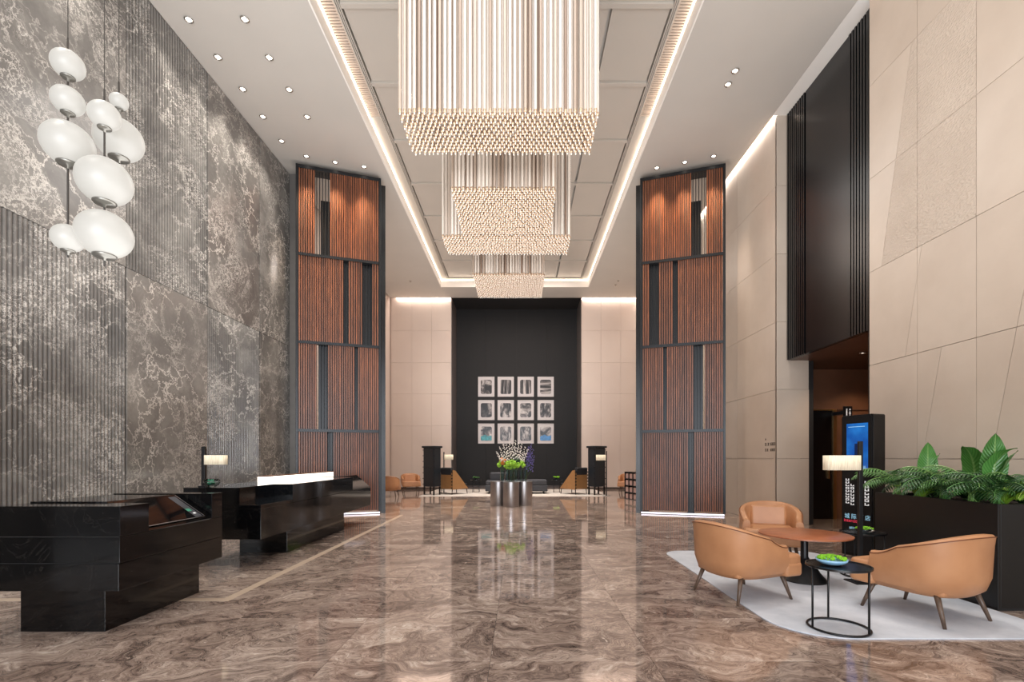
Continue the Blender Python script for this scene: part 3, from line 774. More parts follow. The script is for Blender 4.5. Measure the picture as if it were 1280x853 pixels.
# touch screen lying on the slope
sl = math.atan2(1.105-.838, -(3.76-3.375)); L = math.hypot(.385, .267)
T = Matrix.Translation((-3.375-ox, 4.36-oy, .838)) @ Matrix.Rotation(-(PI-sl), 4, 'Y').inverted() if False else None
ux = Vector((-.385, 0, .267)).normalized(); nz = Vector((.267, 0, .385)).normalized(); uy = Vector((0, 1, 0))
org = Vector((-3.375-ox, 4.36-oy, .838))
def sb(a0, a1, b0, b1, n0, n1, m=None):
    m = m or MB(); b0_ = len(m.v)
    for nn in (n0, n1):
        for bb in (b0, b1):
            for aa in (a0, a1): m.v.append(tuple(org+ux*aa+uy*bb+nz*nn))
    for q in ((0, 2, 3, 1), (4, 5, 7, 6), (0, 1, 5, 4), (2, 6, 7, 3), (0, 4, 6, 2), (1, 3, 7, 5)): m.f.append(tuple(b0_+i for i in q)); m.mi.append(0)
    return m
scn = sb(.045, L-.03, .04, .83, .001, .012).build('screen', M['deskscreen'], t)
fm = sb(.045, .051, .04, .83, .012, .015); sb(.045, L-.03, .825, .83, .012, .015, fm); fm.build('screen_edge', M['steel'], scn)
sb(.06, L-.05, .70, .80, .012, .0125).build('side_bar', M['grey_fabric'], scn)
sb(.16, .20, .70, .76, .0128, .0133).build('green_button', plain('screen_green', (60, 150, 120), .4), scn)
sb(.11, .13, .73, .77, .0128, .0133).build('white_button', M['white_ink'], scn)

t = thing('reception_desk', 'far long black stone reception desk with a glowing light bar on top', 'reception desk', (-4.0, 8.9, 0), group='black stone reception desks')
ox, oy = -4.0, 8.9
wb_(-4.44, -3.69, 7.6, 10.06, 0, .40).build('plinth', M['desk'], t, bevel=.003)
wb_(-4.55, -3.5, 6.48, 11.25, .40, .815).build('body', M['desk'], t, bevel=.003)
wb_(-4.55, -3.79, 6.485, 7.39, .819, 1.10).build('near_block', M['desk'], t, bevel=.003)
wb_(-3.785, -3.5, 6.485, 7.385, .819, .865).build('ledge', M['desk'], t, bevel=.003)
wb_(-4.55, -3.5, 7.393, 8.44, .819, 1.10).build('middle_block', M['desk'], t, bevel=.003)
wb_(-4.55, -3.5, 8.446, 10.05, .819, 1.10).build('long_block', M['desk'], t, bevel=.003)
m = MB(); m.prism([(-4.55-ox, .819), (-3.502-ox, .819), (-3.83-ox, 1.108), (-4.55-ox, 1.108)], 10.055-oy, 11.25-oy, 'y'); m.build('sloping_top', M['desk'], t, bevel=.003)
lb = wb_(-4.32, -4.2, 7.9, 10.8, 1.10, 1.19).build('light_bar', M['led_desk'], t)
wb_(-4.325, -4.195, 7.88, 10.82, 1.19, 1.205).build('light_bar_cap', M['corridor_wood'], t)

# lamp and bowl on the far desk
def shade_lamp(name, label, loc, hp, rz, side, zsh, wsh, hsh, pw, basew, cat, group=None, dep=None):
    t = thing(name, label, cat, loc, rz, group)
    MB().box(-basew/2, basew/2, -basew/2, basew/2, 0, .015).build('base', M['blackmetal'], t, bevel=.003)
    MB().box(-pw/2, pw/2, -pw/2, pw/2, .015, hp).build('pole', M['blackmetal'], t, bevel=.002)
    dep = dep or wsh*.5
    x0, x1 = (side*pw/2, side*(pw/2+wsh)); x0, x1 = min(x0, x1), max(x0, x1)
    xc = (x0+x1)/2
    MB().box(min(0, xc), max(0, xc), -.006, .006, zsh+hsh*.45, zsh+hsh*.55).build('arm', M['blackmetal'], t)
    k = 24; pts = []; r = dep/2
    for i in range(k):
        a = 2*PI*i/k; cx_ = math.cos(a); sy_ = math.sin(a)
        ex = math.copysign(abs(cx_)**.55, cx_)*wsh/2; ey = math.copysign(abs(sy_)**.55, sy_)*dep/2
        pts.append((xc+ex, ey))
    s_ = MB(); s_.prism(pts, zsh, zsh+hsh, 'z')
    s_.f = s_.f[2:]; s_.mi = s_.mi[2:]
    sh = s_.build('shade', M['shade'], t, auto=True)
    so = sh.modifiers.new('thick', 'SOLIDIFY'); so.thickness = .004
    MB().lathe([(.02, -.03), (.03, 0), (.02, .03)], 12, (xc, 0, zsh+hsh*.5)).build('bulb', emis('bulb_glow', (255, 225, 180), 6), t, smooth=True) if 'M_bulb' not in M else None
    return t
shade_lamp('table_lamp', 'black table lamp with cream shade on the far reception desk', (-4.4, 6.68, 1.10), .56, 0, 1, .31, .29, .13, .045, .10, 'lamp')
t = thing('glass_bowl', 'clear glass bowl with green contents beside the desk lamp', 'bowl', (-4.24, 6.6, 1.102))
MB().lathe([(.045, 0), (.05, .004), (.09, .035), (.105, .075), (.09, .11), (.086, .11), (.10, .075), (.085, .04), (.04, .01)], 24, cap=False).build('bowl', M['glass'], t, smooth=True)
m = MB()
for k in range(9): m.blob((random.uniform(-.045, .045), random.uniform(-.045, .045), .04+random.random()*.02), .02, 7, 4)
m.build('green_leaves', plain('jade_green', (40, 130, 100), .4, var=.3, nscale=40), t, smooth=True)

# ================================================================== LOUNGE CHAIRS
def make_chair(label, group):
    t = thing('lounge_chair', label, 'armchair', group=group)
    path = []
    N = 28
    def plan(s):   # s in [-1,1]: left arm front -> back -> right arm front
        if abs(s) > .55:
            k = (abs(s)-.55)/.45; x = .40-.015*k; yv_ = -.04+.28*k; nx, ny = 1, -.03
            return (math.copysign(x, s), yv_, math.copysign(nx, s), ny)
        a = s/.55*PI/2
        ca, sa = math.cos(a), math.sin(a); p = .82
        x = .40*math.copysign(abs(sa)**p, sa); y_ = -.04-.40*abs(ca)**p
        nx, ny = sa, -ca
        return (x, y_, nx, ny)
    m = MB(); rings = []
    outline = []
    for i in range(N+1):
        s = -1+2*i/N; x, y_, nx, ny = plan(s)
        f = (1+math.cos(PI*min(1, abs(s)/.95)))/2
        top = .585+.235*f**.85
        lean = .05*f
        sec = [(-.085, .245), (-.015, .30), (.02+lean*.1, .42), (.015+lean*.5, top-.10), (.0+lean, top-.025), (-.02+lean, top), (-.075+lean, top), (-.095+lean, top-.03), (-.10+lean*.3, .46), (-.105, .32), (-.10, .245)]
        rings.append([(x+nx*o_, y_+ny*o_, z_) for (o_, z_) in sec])
        outline.append((x+nx*(.0+lean+.002), y_+ny*(.0+lean+.002), top-.02))
    K = len(rings[0])
    for r_ in rings: m.v += r_
    for i in range(N):
        for k in range(K):
            k2 = (k+1) % K; m.f.append((i*K+k, i*K+k2, (i+1)*K+k2, (i+1)*K+k)); m.mi.append(0)
    m.f.append(tuple(range(K))); m.mi.append(0); m.f.append(tuple(N*K+k for k in range(K))[::-1]); m.mi.append(0)
    m.build('shell', M['leather'], t, auto=True, bevel=.006)
    MB().tube(outline, .005, 6).build('piping', M['brownseam'], t, smooth=True)
    # seat base and cushion
    pts = [(-.30, -.34), (.30, -.34), (.30, .20), (.395, .215), (.395, .42), (.34, .47), (-.34, .47), (-.395, .42), (-.395, .215), (-.30, .20)]
    MB().prism(pts, .255, .40, 'z').build('seat_base', M['leather'], t, bevel=.03, bseg=3, auto=True)
    pts = [(-.29, -.25), (.29, -.25), (.29, .225), (.385, .235), (.385, .41), (.34, .465), (-.34, .465), (-.385, .41), (-.385, .235), (-.29, .225)]
    MB().prism(pts, .335, .48, 'z').build('seat_cushion', M['leather'], t, bevel=.045, bseg=4, auto=True)
    T = Matrix.Translation((0, -.28, .44)) @ Matrix.Rotation(.22, 4, 'X')
    MB().box(-.25, .25, -.06, .05, 0, .33, T=T).build('back_cushion', M['leather'], t, bevel=.04, bseg=4, auto=True)
    for sx in (-1, 1):
        for sy in (-1, 1):
            p0 = Vector((sx*.27, sy*.27, .27)); p1 = Vector((sx*.32, sy*.36, .0))
            MB().tube([p0, p1], [.026, .014], 12).build('leg', M['leg'], t, smooth=True)
    return t
CH = make_chair('tan leather tub armchair with its back to the camera, left of the round wooden table', 'tan leather armchairs around the wooden table')
CH.location = (2.415, 5.24, .012); CH.rotation_euler.z = math.atan2(.34, .94)-PI/2
c2 = copy_tree(CH); c2['label'] = 'tan leather tub armchair on the right, in front of the black planter'
c2.location = (3.87, 4.61, .012); c2.rotation_euler.z = math.atan2(.94, -.33)-PI/2
c3 = copy_tree(CH); c3['label'] = 'tan leather tub armchair facing the camera behind the round wooden table'
c3.location = (3.72, 7.12, .012); c3.rotation_euler.z = math.atan2(-.93, -.36)-PI/2

# round wooden table
t = thing('coffee_table', 'round wooden topped coffee table on black cone pedestal between the armchairs', 'table', (3.466, 5.85, .012))
MB().lathe([(.46, .542), (.505, .553), (.505, .566), (.50, .569)], 48).build('tabletop', M['tabletop'], t, auto=True)
MB().lathe([(.245, 0), (.245, .012), (.17, .10), (.105, .21), (.06, .26), (.042, .29), (.042, .545)], 36).build('pedestal', M['blackmetal'], t, auto=True)

def ring_table(label, x, yy, moss=True):
    t = thing('side_table', label, 'side table', (x, yy, .012), group='small round black side tables by the armchairs')
    MB().lathe([(.245, .535), (.252, .54), (.252, .556), (.24, .556), (.238, .548)], 40).build('tabletop', M['blacklac'], t, auto=True)
    MB().tube([(.235*math.cos(a), .235*math.sin(a), .012) for a in [2*PI*i/40 for i in range(40)]], .010, 8, closed=True).build('base_ring', M['blackmetal'], t, smooth=True)
    for a in (PI*1.02, PI*.42, -PI*.32):
        MB().tube([(.235*math.cos(a), .235*math.sin(a), .012), (.235*math.cos(a), .235*math.sin(a), .54)], .009, 8).build('leg', M['blackmetal'], t, smooth=True)
    return t
ring_table('nearest small round black side table with ring base and mossy bowl', 2.785, 4.20)
ring_table('small round black side table beside the floor lamp and planter', 4.34, 6.08)
def moss_bowl(label, x, yy, s_, blue):
    t = thing('moss_bowl', label, 'plant bowl', (x, yy, .569), group='green moss bowls on the side tables')
    MB().lathe([(.07*s_, 0), (.09*s_, .004), (.13*s_, .03*s_), (.135*s_, .05*s_), (.128*s_, .05*s_), (.12*s_, .035*s_)], 32).build('bowl', M['glass'] if not blue else M['blue_glaze'], t, smooth=True)
    m = MB()
    for k in range(130):
        a = random.random()*2*PI; r = .118*s_*math.sqrt(random.random())
        m.blob((r*math.cos(a), r*math.sin(a), .05*s_+.02*(1-(r/.12/s_)**2)+random.random()*.01), random.uniform(.008, .015)*s_, 6, 4)
    m.build('moss', M['green_moss'], t, smooth=True)
moss_bowl('round bowl of bright green moss on the nearest side table', 2.74, 4.22, .92, True)
moss_bowl('flat bowl of green moss on the side table by the lamp', 4.34, 6.05, .78, False)

# rug
pts = []
for (cx_, cy_, a0) in ((4.35, 7.42, 0), (2.58, 7.42, PI/2), (2.78, 4.48, PI), (4.35, 4.26, 1.5*PI)):
    r = .3 if cy_ > 5 else (.52 if cx_ < 3 else .3)
    for k in range(9): a = a0+k*PI/16; pts.append((cx_+r*math.cos(a), cy_+r*math.sin(a)))
tag(MB().prism(pts, 0, .012, 'z').build('area_rug', M['rug'], bevel=.004), 'pale grey rug with rounded corners under the tan armchairs', 'rug')

# floor lamp near
shade_lamp('floor_lamp', 'slim black floor lamp with wide linen shade in front of the kiosk', (4.075, 5.75, .012), 1.69, 0, -1, 1.345, .40, .175, .042, .24, 'lamp', 'floor lamps with linen shades')

# ================================================================== KIOSK
kd = Vector((.14, -.45, 0)).normalized()
kang = math.atan2(kd.y, kd.x)
t = thing('information_kiosk', 'tall black information kiosk with a blue screen beside the planter', 'kiosk', (5.06, 7.55, 0), kang)
# local x along the front face (left to right as seen), local -y faces the room
KW, KD, KH = .50, .24, 2.16
def rrect(x0, x1, z0, z1, r, k=6):
    p = []
    for (cx_, cz_, a0) in ((x1-r, z1-r, 0), (x0+r, z1-r, PI/2), (x0+r*.2, z0+r*.2, PI), (x1-r*.2, z0+r*.2, 1.5*PI)):
        rr = r if cz_ > (z0+z1)/2 else r*.2
        for i in range(k+1): a = a0+i*PI/2/k; p.append((cx_+rr*math.cos(a), cz_+rr*math.sin(a)))
    return p
MB().prism(rrect(0, KW, .0, KH, .03), 0, KD, 'y').build('body', M['blacklac'], t, bevel=.008)
bz = MB().prism(rrect(.02, KW-.02, .04, KH-.02, .03), -.008, 0, 'y').build('face_plate', M['blackmetal'], t)
sc_ = MB().box(.09, .425, -.012, -.008, 1.32, 2.03).build('screen', M['screen'], t)
m = MB(); m.box(.22, .27, -.0135, -.012, 1.50, 1.72); m.box(.20, .29, -.0135, -.012, 1.40, 1.50)
m.build('tower_picture', plain('screen_dark_blue', (10, 40, 90), .3), sc_)
m = MB()
for z in (1.345, 1.36, 1.375): m.box(.12, .39, -.0135, -.012, z, z+.006)
m.box(.12, .38, -.0135, -.012, 1.975, 1.982)
m.build('screen_lettering', M['blue_ink'], sc_)
# vertical lettering columns (turned Latin capitals, too small to read in the photograph)
R = (PI/2, 0, 0)
for (x, z0, n_, hh, wd) in ((.075, .80, 9, .032, .055), (.155, .78, 7, .036, .055), (.285, .78, 10, .028, .045), (.375, .79, 7, .042, .065)):
    m = MB()
    for k in range(n_):
        z = z0+k*(hh+.012); sk = .006*k*0
        m.box(x, x+wd, -.0125, -.0085, z, z+hh*.25); m.box(x, x+wd*.25, -.0125, -.0085, z+hh*.25, z+hh); m.box(x+wd*.75, x+wd, -.0125, -.0085, z+hh*.25, z+hh*(1 if k % 3 else .6))
        if k % 4 == 1: m.box(x+wd*.25, x+wd*.75, -.0125, -.0085, z+hh*.75, z+hh)
    m.build('vertical_lettering', M['white_ink'], t)
for k, ch in enumerate('城际酒店'):
    text(ch, .085, M['blue_ink'], t, (.055+k*.108, -.010, .575), R)
text('intercity', .072, M['red_ink'], t, (.045, -.010, .515), R)
text('欢 迎', .05, M['blue_ink'], t, (.18, -.010, .40), R) if False else text('城际 酒店', .05, M['blue_ink'], t, (.13, -.010, .405), R)
text('intercity', .045, M['blue_ink'], t, (.14, -.010, .36), R)

# ================================================================== PLANTER and plants
pl = thing('planter_box', 'long black lacquered planter box filled with tropical plants', 'planter', (4.67, 4.69, 0))
PXW = 1.07; PYL = 1.62
ZP = 1.05
m = MB()
m.box(0, .03, 0, PYL, .03, ZP); m.box(PXW-.03, PXW, 0, PYL, .03, ZP); m.box(.03, PXW-.03, 0, .03, .03, ZP); m.box(.03, PXW-.03, PYL-.03, PYL, .03, ZP)
m.box(.03, PXW-.03, .03, PYL-.03, .03, .10)
m.build('box', M['planter'], pl, bevel=.003)
MB().box(.02, PXW-.02, .02, PYL-.02, 0, .03).build('plinth', M['dark'], pl)
MB().box(.03, PXW-.03, .03, PYL-.03, .1, ZP-.05).build('soil', M['soil'], pl)

def leaf_mesh(name, mat, L=1, W=.3, curve=.6, fold=.12, stem=.25, seg=10, shape='oval', wavy=.0):
    m = MB(); uvs = []
    pts = []
    ang = 0; y_ = 0; z_ = 0
    cs = 5
    rows = []
    for i in range(seg+1):
        s = i/seg
        a = PI/2 - curve*s**1.5      # starts upward, bends outward (+x)
        if i: x_ += L/seg*math.cos(a); z_ += L/seg*math.sin(a)
        else: x_ = 0
        if shape == 'oval': wd = W*math.sin(PI*min(1, s*.94+.06)**.8)**.75 if s < 1 else .002
        elif shape == 'lance': wd = W*math.sin(PI*(s*.97+.02)**.6)
        else: wd = W*math.sin(PI*(s*.96+.02))
        wd = max(wd, .002)
        nx, nz = -math.sin(a), math.cos(a)
        row = []
        for k in range(cs):
            u = k/(cs-1)*2-1
            off = fold*wd*abs(u) + wavy*math.sin(s*22+u*2)*abs(u)
            row.append((x_+nx*off, u*wd/2, z_+nz*off)); uvs.append((k/(cs-1), s))
        rows.append(row)
    for r_ in rows: m.v += r_
    for i in range(seg):
        for k in range(cs-1): m.f.append((i*cs+k, i*cs+k+1, (i+1)*cs+k+1, (i+1)*cs+k)); m.mi.append(0)
    if stem:
        b0 = len(m.v); m.tube([(0, 0, -stem), (0, 0, 0), (rows[2][2][0], 0, rows[2][2][2]-.0)], [.007*L**.5, .006*L**.5, .003], 5)
        uvs += [(.5, .1)]*(len(m.v)-b0)
    me = bpy.data.meshes.new(name); me.from_pydata(m.v, [], m.f); me.materials.append(mat)
    uvl = me.uv_layers.new(name='UVMap')
    for lp in me.loops: uvl.data[lp.index].uv = uvs[lp.vertex_index]
    me.polygons.foreach_set('use_smooth', [True]*len(me.polygons)); me.update(); return me
def frond_mesh(name, mat, L=.6, n_=11, lw=.03, ll=.2, curve=1.0, fan=False):
    m = MB(); uvs = []; x_ = z_ = 0; spine = [(0, 0, 0)]; dirs = []
    for i in range(n_*2+1):
        s = i/(n_*2); a = PI/2-curve*s
        if i: x_ += L/(n_*2)*math.cos(a); z_ += L/(n_*2)*math.sin(a); spine.append((x_, 0, z_))
        dirs.append(a)
    b0 = len(m.v); m.tube([(0, 0, -.12)]+spine, [.006]*2+[.004]*(len(spine)-1), 4); uvs += [(.5, .1)]*(len(m.v)-b0)
    for i in range(3, n_*2+1):
        s = i/(n_*2); a = dirs[i]; p = Vector(spine[i])
        d = Vector((math.cos(a), 0, math.sin(a)))
        ln_ = ll*(math.sin(PI*min(1, s*.85+.1))**.6)
        for sg in (-1, 1):
            sd = (d*(.55 if not fan else .2)+Vector((0, sg, 0))*.85+Vector((0, 0, -.25))).normalized()
            wv = d*lw/2; b0 = len(m.v)
            mid = p+sd*ln_*.5; tip = p+sd*ln_+Vector((0, 0, -.12*ln_*2))
            m.v += [tuple(p), tuple(mid-wv), tuple(tip), tuple(mid+wv)]; uvs += [(.5, 0), (0, .5), (.5, 1), (1, .5)]
            m.f.append((b0, b0+1, b0+2, b0+3)); m.mi.append(0)
    me = bpy.data.meshes.new(name); me.from_pydata(m.v, [], m.f); me.materials.append(mat)
    uvl = me.uv_layers.new(name='UVMap')
    for lp in me.loops: uvl.data[lp.index].uv = uvs[lp.vertex_index]
    me.update(); return me
L_ban = leaf_mesh('banana_leaf', M['leaf_banana'], .5, .20, .5, .22, .2, 12, 'oval', .006)
L_ban2 = leaf_mesh('banana_leaf', M['leaf_banana'], .5, .22, 1.5, .18, .2, 12, 'oval', .006)
L_dark = leaf_mesh('broad_leaf', M['leaf_dark'], .34, .16, 1.0, .15, .12, 8, 'oval')
L_mid = leaf_mesh('long_leaf', M['leaf_mid'], .42, .10, 1.0, .2, .08, 10, 'lance', .004)
L_lime = leaf_mesh('lime_leaf', M['leaf_lime'], .32, .085, 1.2, .2, .06, 8, 'lance', .003)
F_palm = frond_mesh('palm_frond', M['leaf_mid'], .50, 8, .020, .17, 1.9)
F_dark = frond_mesh('palm_frond', M['leaf_dark'], .46, 8, .022, .16, 1.8)
F_fern = frond_mesh('fern_frond', M['leaf_lime'], .36, 10, .02, .09, 1.8)
def plant(name, label, x, yy, me, n_, tilt=(.2, .9), s=(.8, 1.15), z=ZP-.06, az=None, partname=None):
    t = thing(name, label, 'plant', (x, yy, z), group='tropical plants in the black planter')
    a0 = random.random()*6
    for k in range(n_):
        a = a0+k*2.4 if az is None else az[0]+(az[1]-az[0])*(k+.5)/n_+random.uniform(-.15, .15)
        tl = tilt[0]+(tilt[1]-tilt[0])*((k+.5)/n_)**.8+random.uniform(-.06, .06)
        sc = random.uniform(*s)
        o = inst(me, partname or me.name.split('.')[0], t, (math.cos(a)*.02, math.sin(a)*.02, .06*0+.03), (0, tl, a), (sc, sc, sc))
        o.rotation_mode = 'XYZ'
    return t
# upright banana-leaved plants (positions follow the photograph)
def banana(label, x, yy, leaves):
    t = thing('banana_plant', label, 'plant', (x, yy, ZP-.06), group='broad-leaved banana plants in the planter')
    for (me, tl, az, sc, zz) in leaves:
        o = inst(me, 'banana_leaf', t, (0, 0, zz), (0, tl, az), (sc, sc, sc))
    m = MB(); m.tube([(0, 0, -.02), (0, 0, .32)], [.016, .01], 6); m.build('stalk', M['stem'], t, smooth=True)
L_big = leaf_mesh('banana_leaf', M['leaf_banana'], .62, .25, .35, .16, .3, 14, 'oval', .008)
L_big2 = leaf_mesh('banana_leaf', M['leaf_banana'], .62, .27, 1.5, .16, .3, 14, 'oval', .008)
A_ = .9
banana('banana plant with two upright leaves nearest the kiosk end of the planter', 5.08, 5.98, [(L_big, .03, A_+PI, .80, .22), (L_big, .16, -.3, .66, .18), (L_mid, .9, 2.5, .8, .2), (L_mid, .8, 4.2, .8, .2)])
banana('banana plant with drooping broad leaf in the middle of the planter', 5.12, 5.42, [(L_big2, -.25, A_+PI-.5, .98, .14), (L_big, .3, A_-1.2, .78, .14), (L_mid, .8, 3.0, .9, .15), (L_ban, .5, -.9, .8, .1)])
banana('tallest banana plant with pale broad leaves at the right of the planter', 5.0, 5.06, [(L_big, .02, A_+PI, .90, .22), (L_big2, -.2, A_+PI+.9, .82, .2), (L_big, .22, -.7, .78, .14)])
kinds = [('palm_plant', 'feathery dark green palm', F_dark, 10), ('leafy_plant', 'long-leaved mid green plant', L_mid, 12), ('fern', 'lime green fern', F_fern, 12), ('palm_plant', 'mid green arching palm', F_palm, 10), ('leafy_plant', 'glossy broad-leaved dark green plant', L_dark, 11), ('lime_plant', 'yellow-green leafed plant', L_lime, 11)]
where = [('at the kiosk end of the planter, along its front edge', 4.86, 6.16), ('at the far back corner of the planter', 5.45, 6.18), ('near the kiosk end, behind the front edge', 5.02, 5.95),
         ('along the front edge, left of the planter middle', 4.82, 5.78), ('at the planter front below the first banana leaves', 4.95, 5.62), ('in the back row left of the middle', 5.45, 5.78),
         ('at the front edge in the planter middle', 4.80, 5.42), ('behind the drooping banana leaf', 5.40, 5.45), ('in the middle row below the drooping banana leaf', 5.02, 5.28),
         ('at the front edge right of the planter middle', 4.82, 5.12), ('beside the tallest banana plant', 5.02, 4.98), ('in the back row behind the tallest banana plant', 5.5, 5.12),
         ('at the near front corner of the planter', 4.84, 4.86), ('at the near end of the planter, second from the corner', 5.14, 4.82), ('at the near end of the planter against the wall', 5.48, 4.84)]
order = [3, 4, 0, 5, 3, 4, 0, 4, 1, 3, 5, 4, 0, 2, 4]
for (wd, x, yy), k in zip(where, order):
    nm, lb, me, n_ = kinds[k]
    fr_ = k in (0, 2, 3)
    plant(nm, lb+' '+wd, min(x, 5.36), yy, me, n_+(6 if fr_ else 0), (-.1, .7 if fr_ else .8), (.75, 1.15), ZP+(.04 if fr_ else -.06))

# ================================================================== LOUNGE AT THE BACK
def YX(px, py_floor): d = 900.0/(py_floor-VY); return (px-VX)*d/F, d
# steel clover table
t = thing('flower_table', 'brushed steel clover-shaped table in the middle of the lobby', 'table', (-.275, 15.3, 0))
for (x, yy) in ((0, -.415), (-.415, 0), (.415, 0), (0, .415)):
    MB().lathe([(.245, 0), (.25, .01), (.25, .742)], 36, (x, yy, 0)).build('drum', M['steel'], t, auto=True)
MB().box(-.4, .4, -.17, .17, .01, .70).build('core', M['steel'], t)
MB().box(-.17, .17, -.4, .4, .02, .69).build('core', M['steel'], t)
top = MB()
for (x, yy) in ((0, -.415), (-.415, 0), (.415, 0), (0, .415)): top.lathe([(.252, .744+.0004*(x+yy)), (.252, .76+.0004*(x+yy))], 36, (x, yy, 0))
top.box(-.4, .4, -.2, .2, .744, .7595); top.box(-.2, .2, -.4, .4, .744, .7592)
top.build('tabletop', M['steel'], t, auto=True)
# vases with flowers
tz = .761
def vase(label, x, yy, r, h):
    t = thing('glass_vase', label, 'vase', (x, yy, tz), group='glass vases on the steel table')
    MB().lathe([(r, 0), (r, h), (r-.006, h), (r-.006, .012), (.001, .012)], 20, cap=False).build('glass', M['glass'], t, smooth=False, auto=True)
    return t
vs = [(-.56, 15.28, 'leftmost'), (-.40, 15.12, 'second from left'), (-.275, 14.9, 'frontmost'), (-.12, 15.12, 'fourth from left'), (.02, 15.28, 'fifth from left'), (.16, 15.32, 'rightmost')]
for k, (x, yy, wd) in enumerate(vs):
    if wd == 'frontmost': lab = 'frontmost clear glass cylinder vase in the middle of the steel table'
    else: lab = 'clear glass cylinder vase on the steel table, '+wd
    vase(lab, x, yy, .075, .36)
def bouquet(name, label, x, yy, heads, cat='flowers'):
    t = thing(name, label, cat, (x, yy, tz+.02), group='flowers arranged on the steel table')
    st = MB()
    for (dx, dy, z, r, mat, kind) in heads:
        st.tube([(dx*.15, dy*.15, 0), (dx*.5, dy*.5, z*.6), (dx, dy, z)], .005, 5)
    st.build('stems', M['stem'], t)
    for (dx, dy, z, r, mat, kind) in heads:
        m = MB()
        if kind == 'ball':
            for q in range(22):
                v = Vector((random.gauss(0, 1), random.gauss(0, 1), random.gauss(0, 1))).normalized()*r*.72
                m.blob((dx+v.x, dy+v.y, z+v.z), r*.42, 6, 4)
            m.build('flower_head', mat, t, smooth=True)
        else:
            hh = r
            for q in range(15):
                s = q/15; a = q*2.4; rr = random.uniform(.02, .05)*(1-s*.6)
                m.blob((dx*(1+s*.5)+rr*math.cos(a), dy+rr*math.sin(a), z+hh*s+random.uniform(-.02, .02)), .026*(1.1-s*.5), 5, 3)
            m.build('flower_spike', mat, t, smooth=True)['kind'] = 'stuff'
G_, O_, W2, P_ = M['green_flower'], M['orange_flower'], M['white_flower'], M['purple_flower']
bouquet('orange_bouquet', 'orange and green flower heads in the leftmost vase', -.56, 15.28, [(-.10, 0, .50, .075, G_, 'ball'), (.02, -.05, .58, .08, O_, 'ball'), (-.03, .03, .66, .07, O_, 'ball'), (.09, .0, .62, .07, O_, 'ball'), (-.07, -.03, .60, .05, G_, 'ball')])
bouquet('green_bouquet', 'lime green hydrangeas in the second vase from left', -.40, 15.12, [(-.03, 0, .46, .085, G_, 'ball'), (.08, -.03, .44, .085, G_, 'ball'), (.03, .08, .55, .07, M['leaf_dark'], 'ball')])
bouquet('green_bouquet', 'lime green hydrangeas in the frontmost vase', -.275, 14.9, [(0, -.02, .58, .10, G_, 'ball'), (.09, .02, .56, .08, G_, 'ball'), (-.10, .04, .55, .08, G_, 'ball')])
bouquet('green_bouquet', 'lime green hydrangeas and dark leaves in the fourth vase', -.12, 15.12, [(.05, 0, .50, .09, G_, 'ball'), (.03, .05, .62, .09, M['leaf_dark'], 'ball'), (-.06, .0, .46, .07, G_, 'ball')])
bouquet('green_bouquet', 'lime green flower heads in the fifth vase', .02, 15.28, [(.03, 0, .56, .09, G_, 'ball'), (.09, -.03, .48, .07, G_, 'ball')])
wh = []
for k in range(11):
    u = -1+2*k/10; wh.append((u*.34, random.uniform(-.06, .06), .60+.12*(1-u*u)+random.uniform(-.04, .04), .40+.16*(1-u*u)+random.uniform(-.06, .08), W2, 'spike'))
bouquet('white_bouquet', 'tall white flower spikes rising from the middle of the arrangement', -.24, 15.2, wh)
bouquet('purple_bouquet', 'violet flower spikes on the right of the arrangement', .16, 15.32, [(.05+.03*k, random.uniform(-.04, .04), .32+.1*((k*3) % 5), .5, P_, 'spike') for k in range(6)])

# back rug
tag(B(-3.95, 3.55, 18.75, 23.0, 0, .012).build('area_rug', M['rug2']), 'long pale rug at the foot of the charcoal wall', 'rug')
# wooden sided armchairs
def angle_chair(label, x, yy, rz, mir):
    t = thing('wooden_armchair', label, 'armchair', (x, yy, .012), rz, group='black armchairs with triangular wooden sides')
    # local: +y is forward, back at y=0
    for s_ in (-1, 1):
        MB().prism([(0, .20), (.02, 1.0), (.16, .98), (.86, .22)], s_*.36-.012, s_*.36+.012, 'x').build('side_panel', M['saddle'], t, bevel=.004)
    MB().box(-.345, .345, -.03, -.005, .22, .92).build('back_panel', M['saddle'], t)
    m = MB()
    for s_ in (-1, 1):
        for k in range(6): m.box(s_*.36-.02, s_*.36+.02, -.045, -.0, .24+k*.13, .29+k*.13)
    m.build('lacing', M['blackmetal'], t)
    T = Matrix.Translation((0, .08, .42)) @ Matrix.Rotation(.18, 4, 'X')
    MB().box(-.335, .335, -.04, .10, 0, .68, T=T).build('back_cushion', M['dark_cushion'], t, bevel=.03, bseg=3)
    MB().box(-.335, .335, .04, .84, .26, .44).build('seat_cushion', M['dark_cushion'], t, bevel=.03, bseg=3)
    for s_ in (-1, 1):
        for y_ in (.03, .80): MB().tube([(s_*.33, y_, .24), (s_*.34, y_+(.03 if y_ > .5 else -.03), 0)], [.02, .014], 8).build('leg', M['blackmetal'], t)
    return t
angle_chair('black cushioned armchair with triangular wooden side, left of the steel table', -3.02, 19.75, -math.radians(42), 0)
angle_chair('black cushioned armchair with triangular wooden side, right of the steel table', 2.52, 19.75, math.radians(42), 0)
